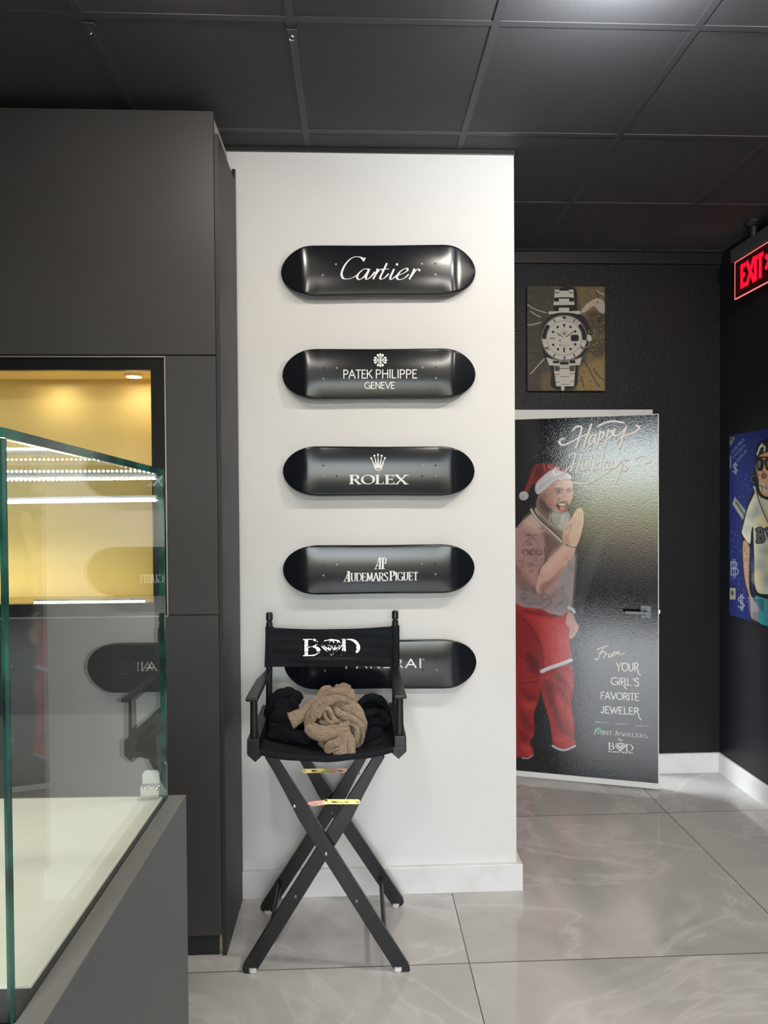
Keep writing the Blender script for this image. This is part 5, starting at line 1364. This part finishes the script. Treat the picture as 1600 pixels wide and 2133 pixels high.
# rim of the drape: a long curved fold
roll(sw, [(1060,600,2.485,26,24), (990,545,2.47,36,30), (890,505,2.458,44,34), (770,500,2.452,50,36), (650,535,2.446,60,40), (545,620,2.44,76,44), (470,720,2.438,84,46), (420,820,2.438,66,40), (400,880,2.44,40,30)], fold=.04)
roll(sw, [(880,540,2.462,24,22), (760,545,2.45,24,22), (660,590,2.442,26,24), (590,680,2.436,30,26), (560,770,2.432,26,22)])
roll(sw, [(640,510,2.432,18,16), (540,590,2.425,20,18), (480,680,2.422,20,18), (440,760,2.422,16,14)])
# right-hand panel, smooth, with the turned edge inside it
roll(sw, [(960,590,2.475,90,44), (1050,680,2.47,120,50), (1105,790,2.462,118,50), (1115,920,2.458,112,48), (1100,1050,2.452,96,44), (1070,1160,2.44,64,36), (1048,1225,2.43,30,24)], fold=.02)
roll(sw, [(870,760,2.45,40,26), (950,770,2.435,50,30), (1040,785,2.426,52,32), (1120,840,2.42,48,30), (1168,930,2.418,38,26), (1175,1030,2.42,28,22), (1150,1110,2.425,20,18)], rib=.03)
roll(sw, [(1010,850,2.428,24,20), (1080,880,2.42,40,26), (1100,970,2.418,44,28), (1080,1070,2.418,42,28), (1052,1150,2.42,30,22)], fold=.03)
# rolls across the lower left
roll(sw, [(430,850,2.44,50,40), (440,930,2.425,80,48), (540,985,2.415,94,52), (690,1000,2.41,90,52), (830,975,2.408,82,48), (930,945,2.41,60,38), (990,925,2.42,30,24)], fold=.025)
roll(sw, [(480,870,2.43,30,26), (560,900,2.42,36,28), (680,915,2.418,40,30), (800,905,2.418,42,30), (910,870,2.42,40,28), (1000,830,2.425,26,22)], fold=.08)
roll(sw, [(590,830,2.45,40,30), (690,850,2.438,40,30), (800,865,2.435,36,28), (900,840,2.435,30,24)], fold=.08)
# inner curl
roll(sw, [(600,740,2.46,26,24), (608,670,2.448,34,30), (660,635,2.44,36,30), (716,665,2.435,32,28), (740,740,2.432,38,30), (790,800,2.43,40,30), (850,820,2.43,32,26)], fold=.05)
roll(sw, [(640,690,2.436,16,16), (660,760,2.428,22,20), (710,820,2.424,24,20), (770,845,2.424,18,16)])
roll(sw, [(740,600,2.48,80,40), (850,590,2.475,90,42), (940,640,2.472,90,42), (1010,700,2.468,70,36)], fold=.03)
roll(sw, [(790,640,2.452,36,28), (850,700,2.446,54,32), (930,730,2.442,50,30), (1000,745,2.44,36,24)], fold=.06)
# flap that hangs over the front of the seat
roll(sw, [(590,1070,2.44,90,40), (720,1120,2.425,140,46), (860,1130,2.415,170,46), (980,1130,2.41,150,40)], fold=.02)
roll(sw, [(800,1010,2.405,50,30), (880,1060,2.395,110,36), (905,1170,2.385,148,30), (918,1290,2.372,146,20)], rib=.004)
roll(sw, [(950,950,2.405,36,26), (1000,1060,2.388,50,26), (1016,1180,2.376,54,22), (1012,1300,2.364,52,16)], rib=.03)
roll(sw, [(672,1236,2.39,50,24), (726,1170,2.386,78,30), (820,1105,2.382,60,28), (880,1050,2.385,36,24)], fold=.04)
roll(sw, [(700,1250,2.372,20,14), (790,1215,2.364,22,16), (850,1190,2.364,16,14)])
swo = crisp_cloth('knit_sweater', sw, M['wool'], 'beige cable-knit sweater bundled on the director chair seat', 'sweater', ((.0030, 50), (.0009, 140)))

# small ceiling clips
for px_, py_ in ((187, 50), (608, 64)):
    q = atZ(px_, py_, CEIL - .006)
    t = thing('ceiling_hook', 'small metal hook on the ceiling grid ' + ('nearest the upper left corner' if px_ < 300 else 'above the white wall'), 'hook', (q.x, q.y, CEIL), 'ceiling hooks')
    obj('clip', MB().box(q.x - .016, q.x + .016, q.y - .009, q.y + .009, CEIL - .0095, CEIL - .0058), M['grid'], t, bevel=.001)
    hk = [(q.x, q.y, CEIL - .009), (q.x, q.y, CEIL - .022)] + [(q.x + .007*math.sin(a), q.y, CEIL - .029 + .007*math.cos(a)) for a in np.linspace(0, 4.6, 9)]
    obj('hook_wire', MB().tube(hk, .0016, 8), M['chrome'], t, smooth=True)
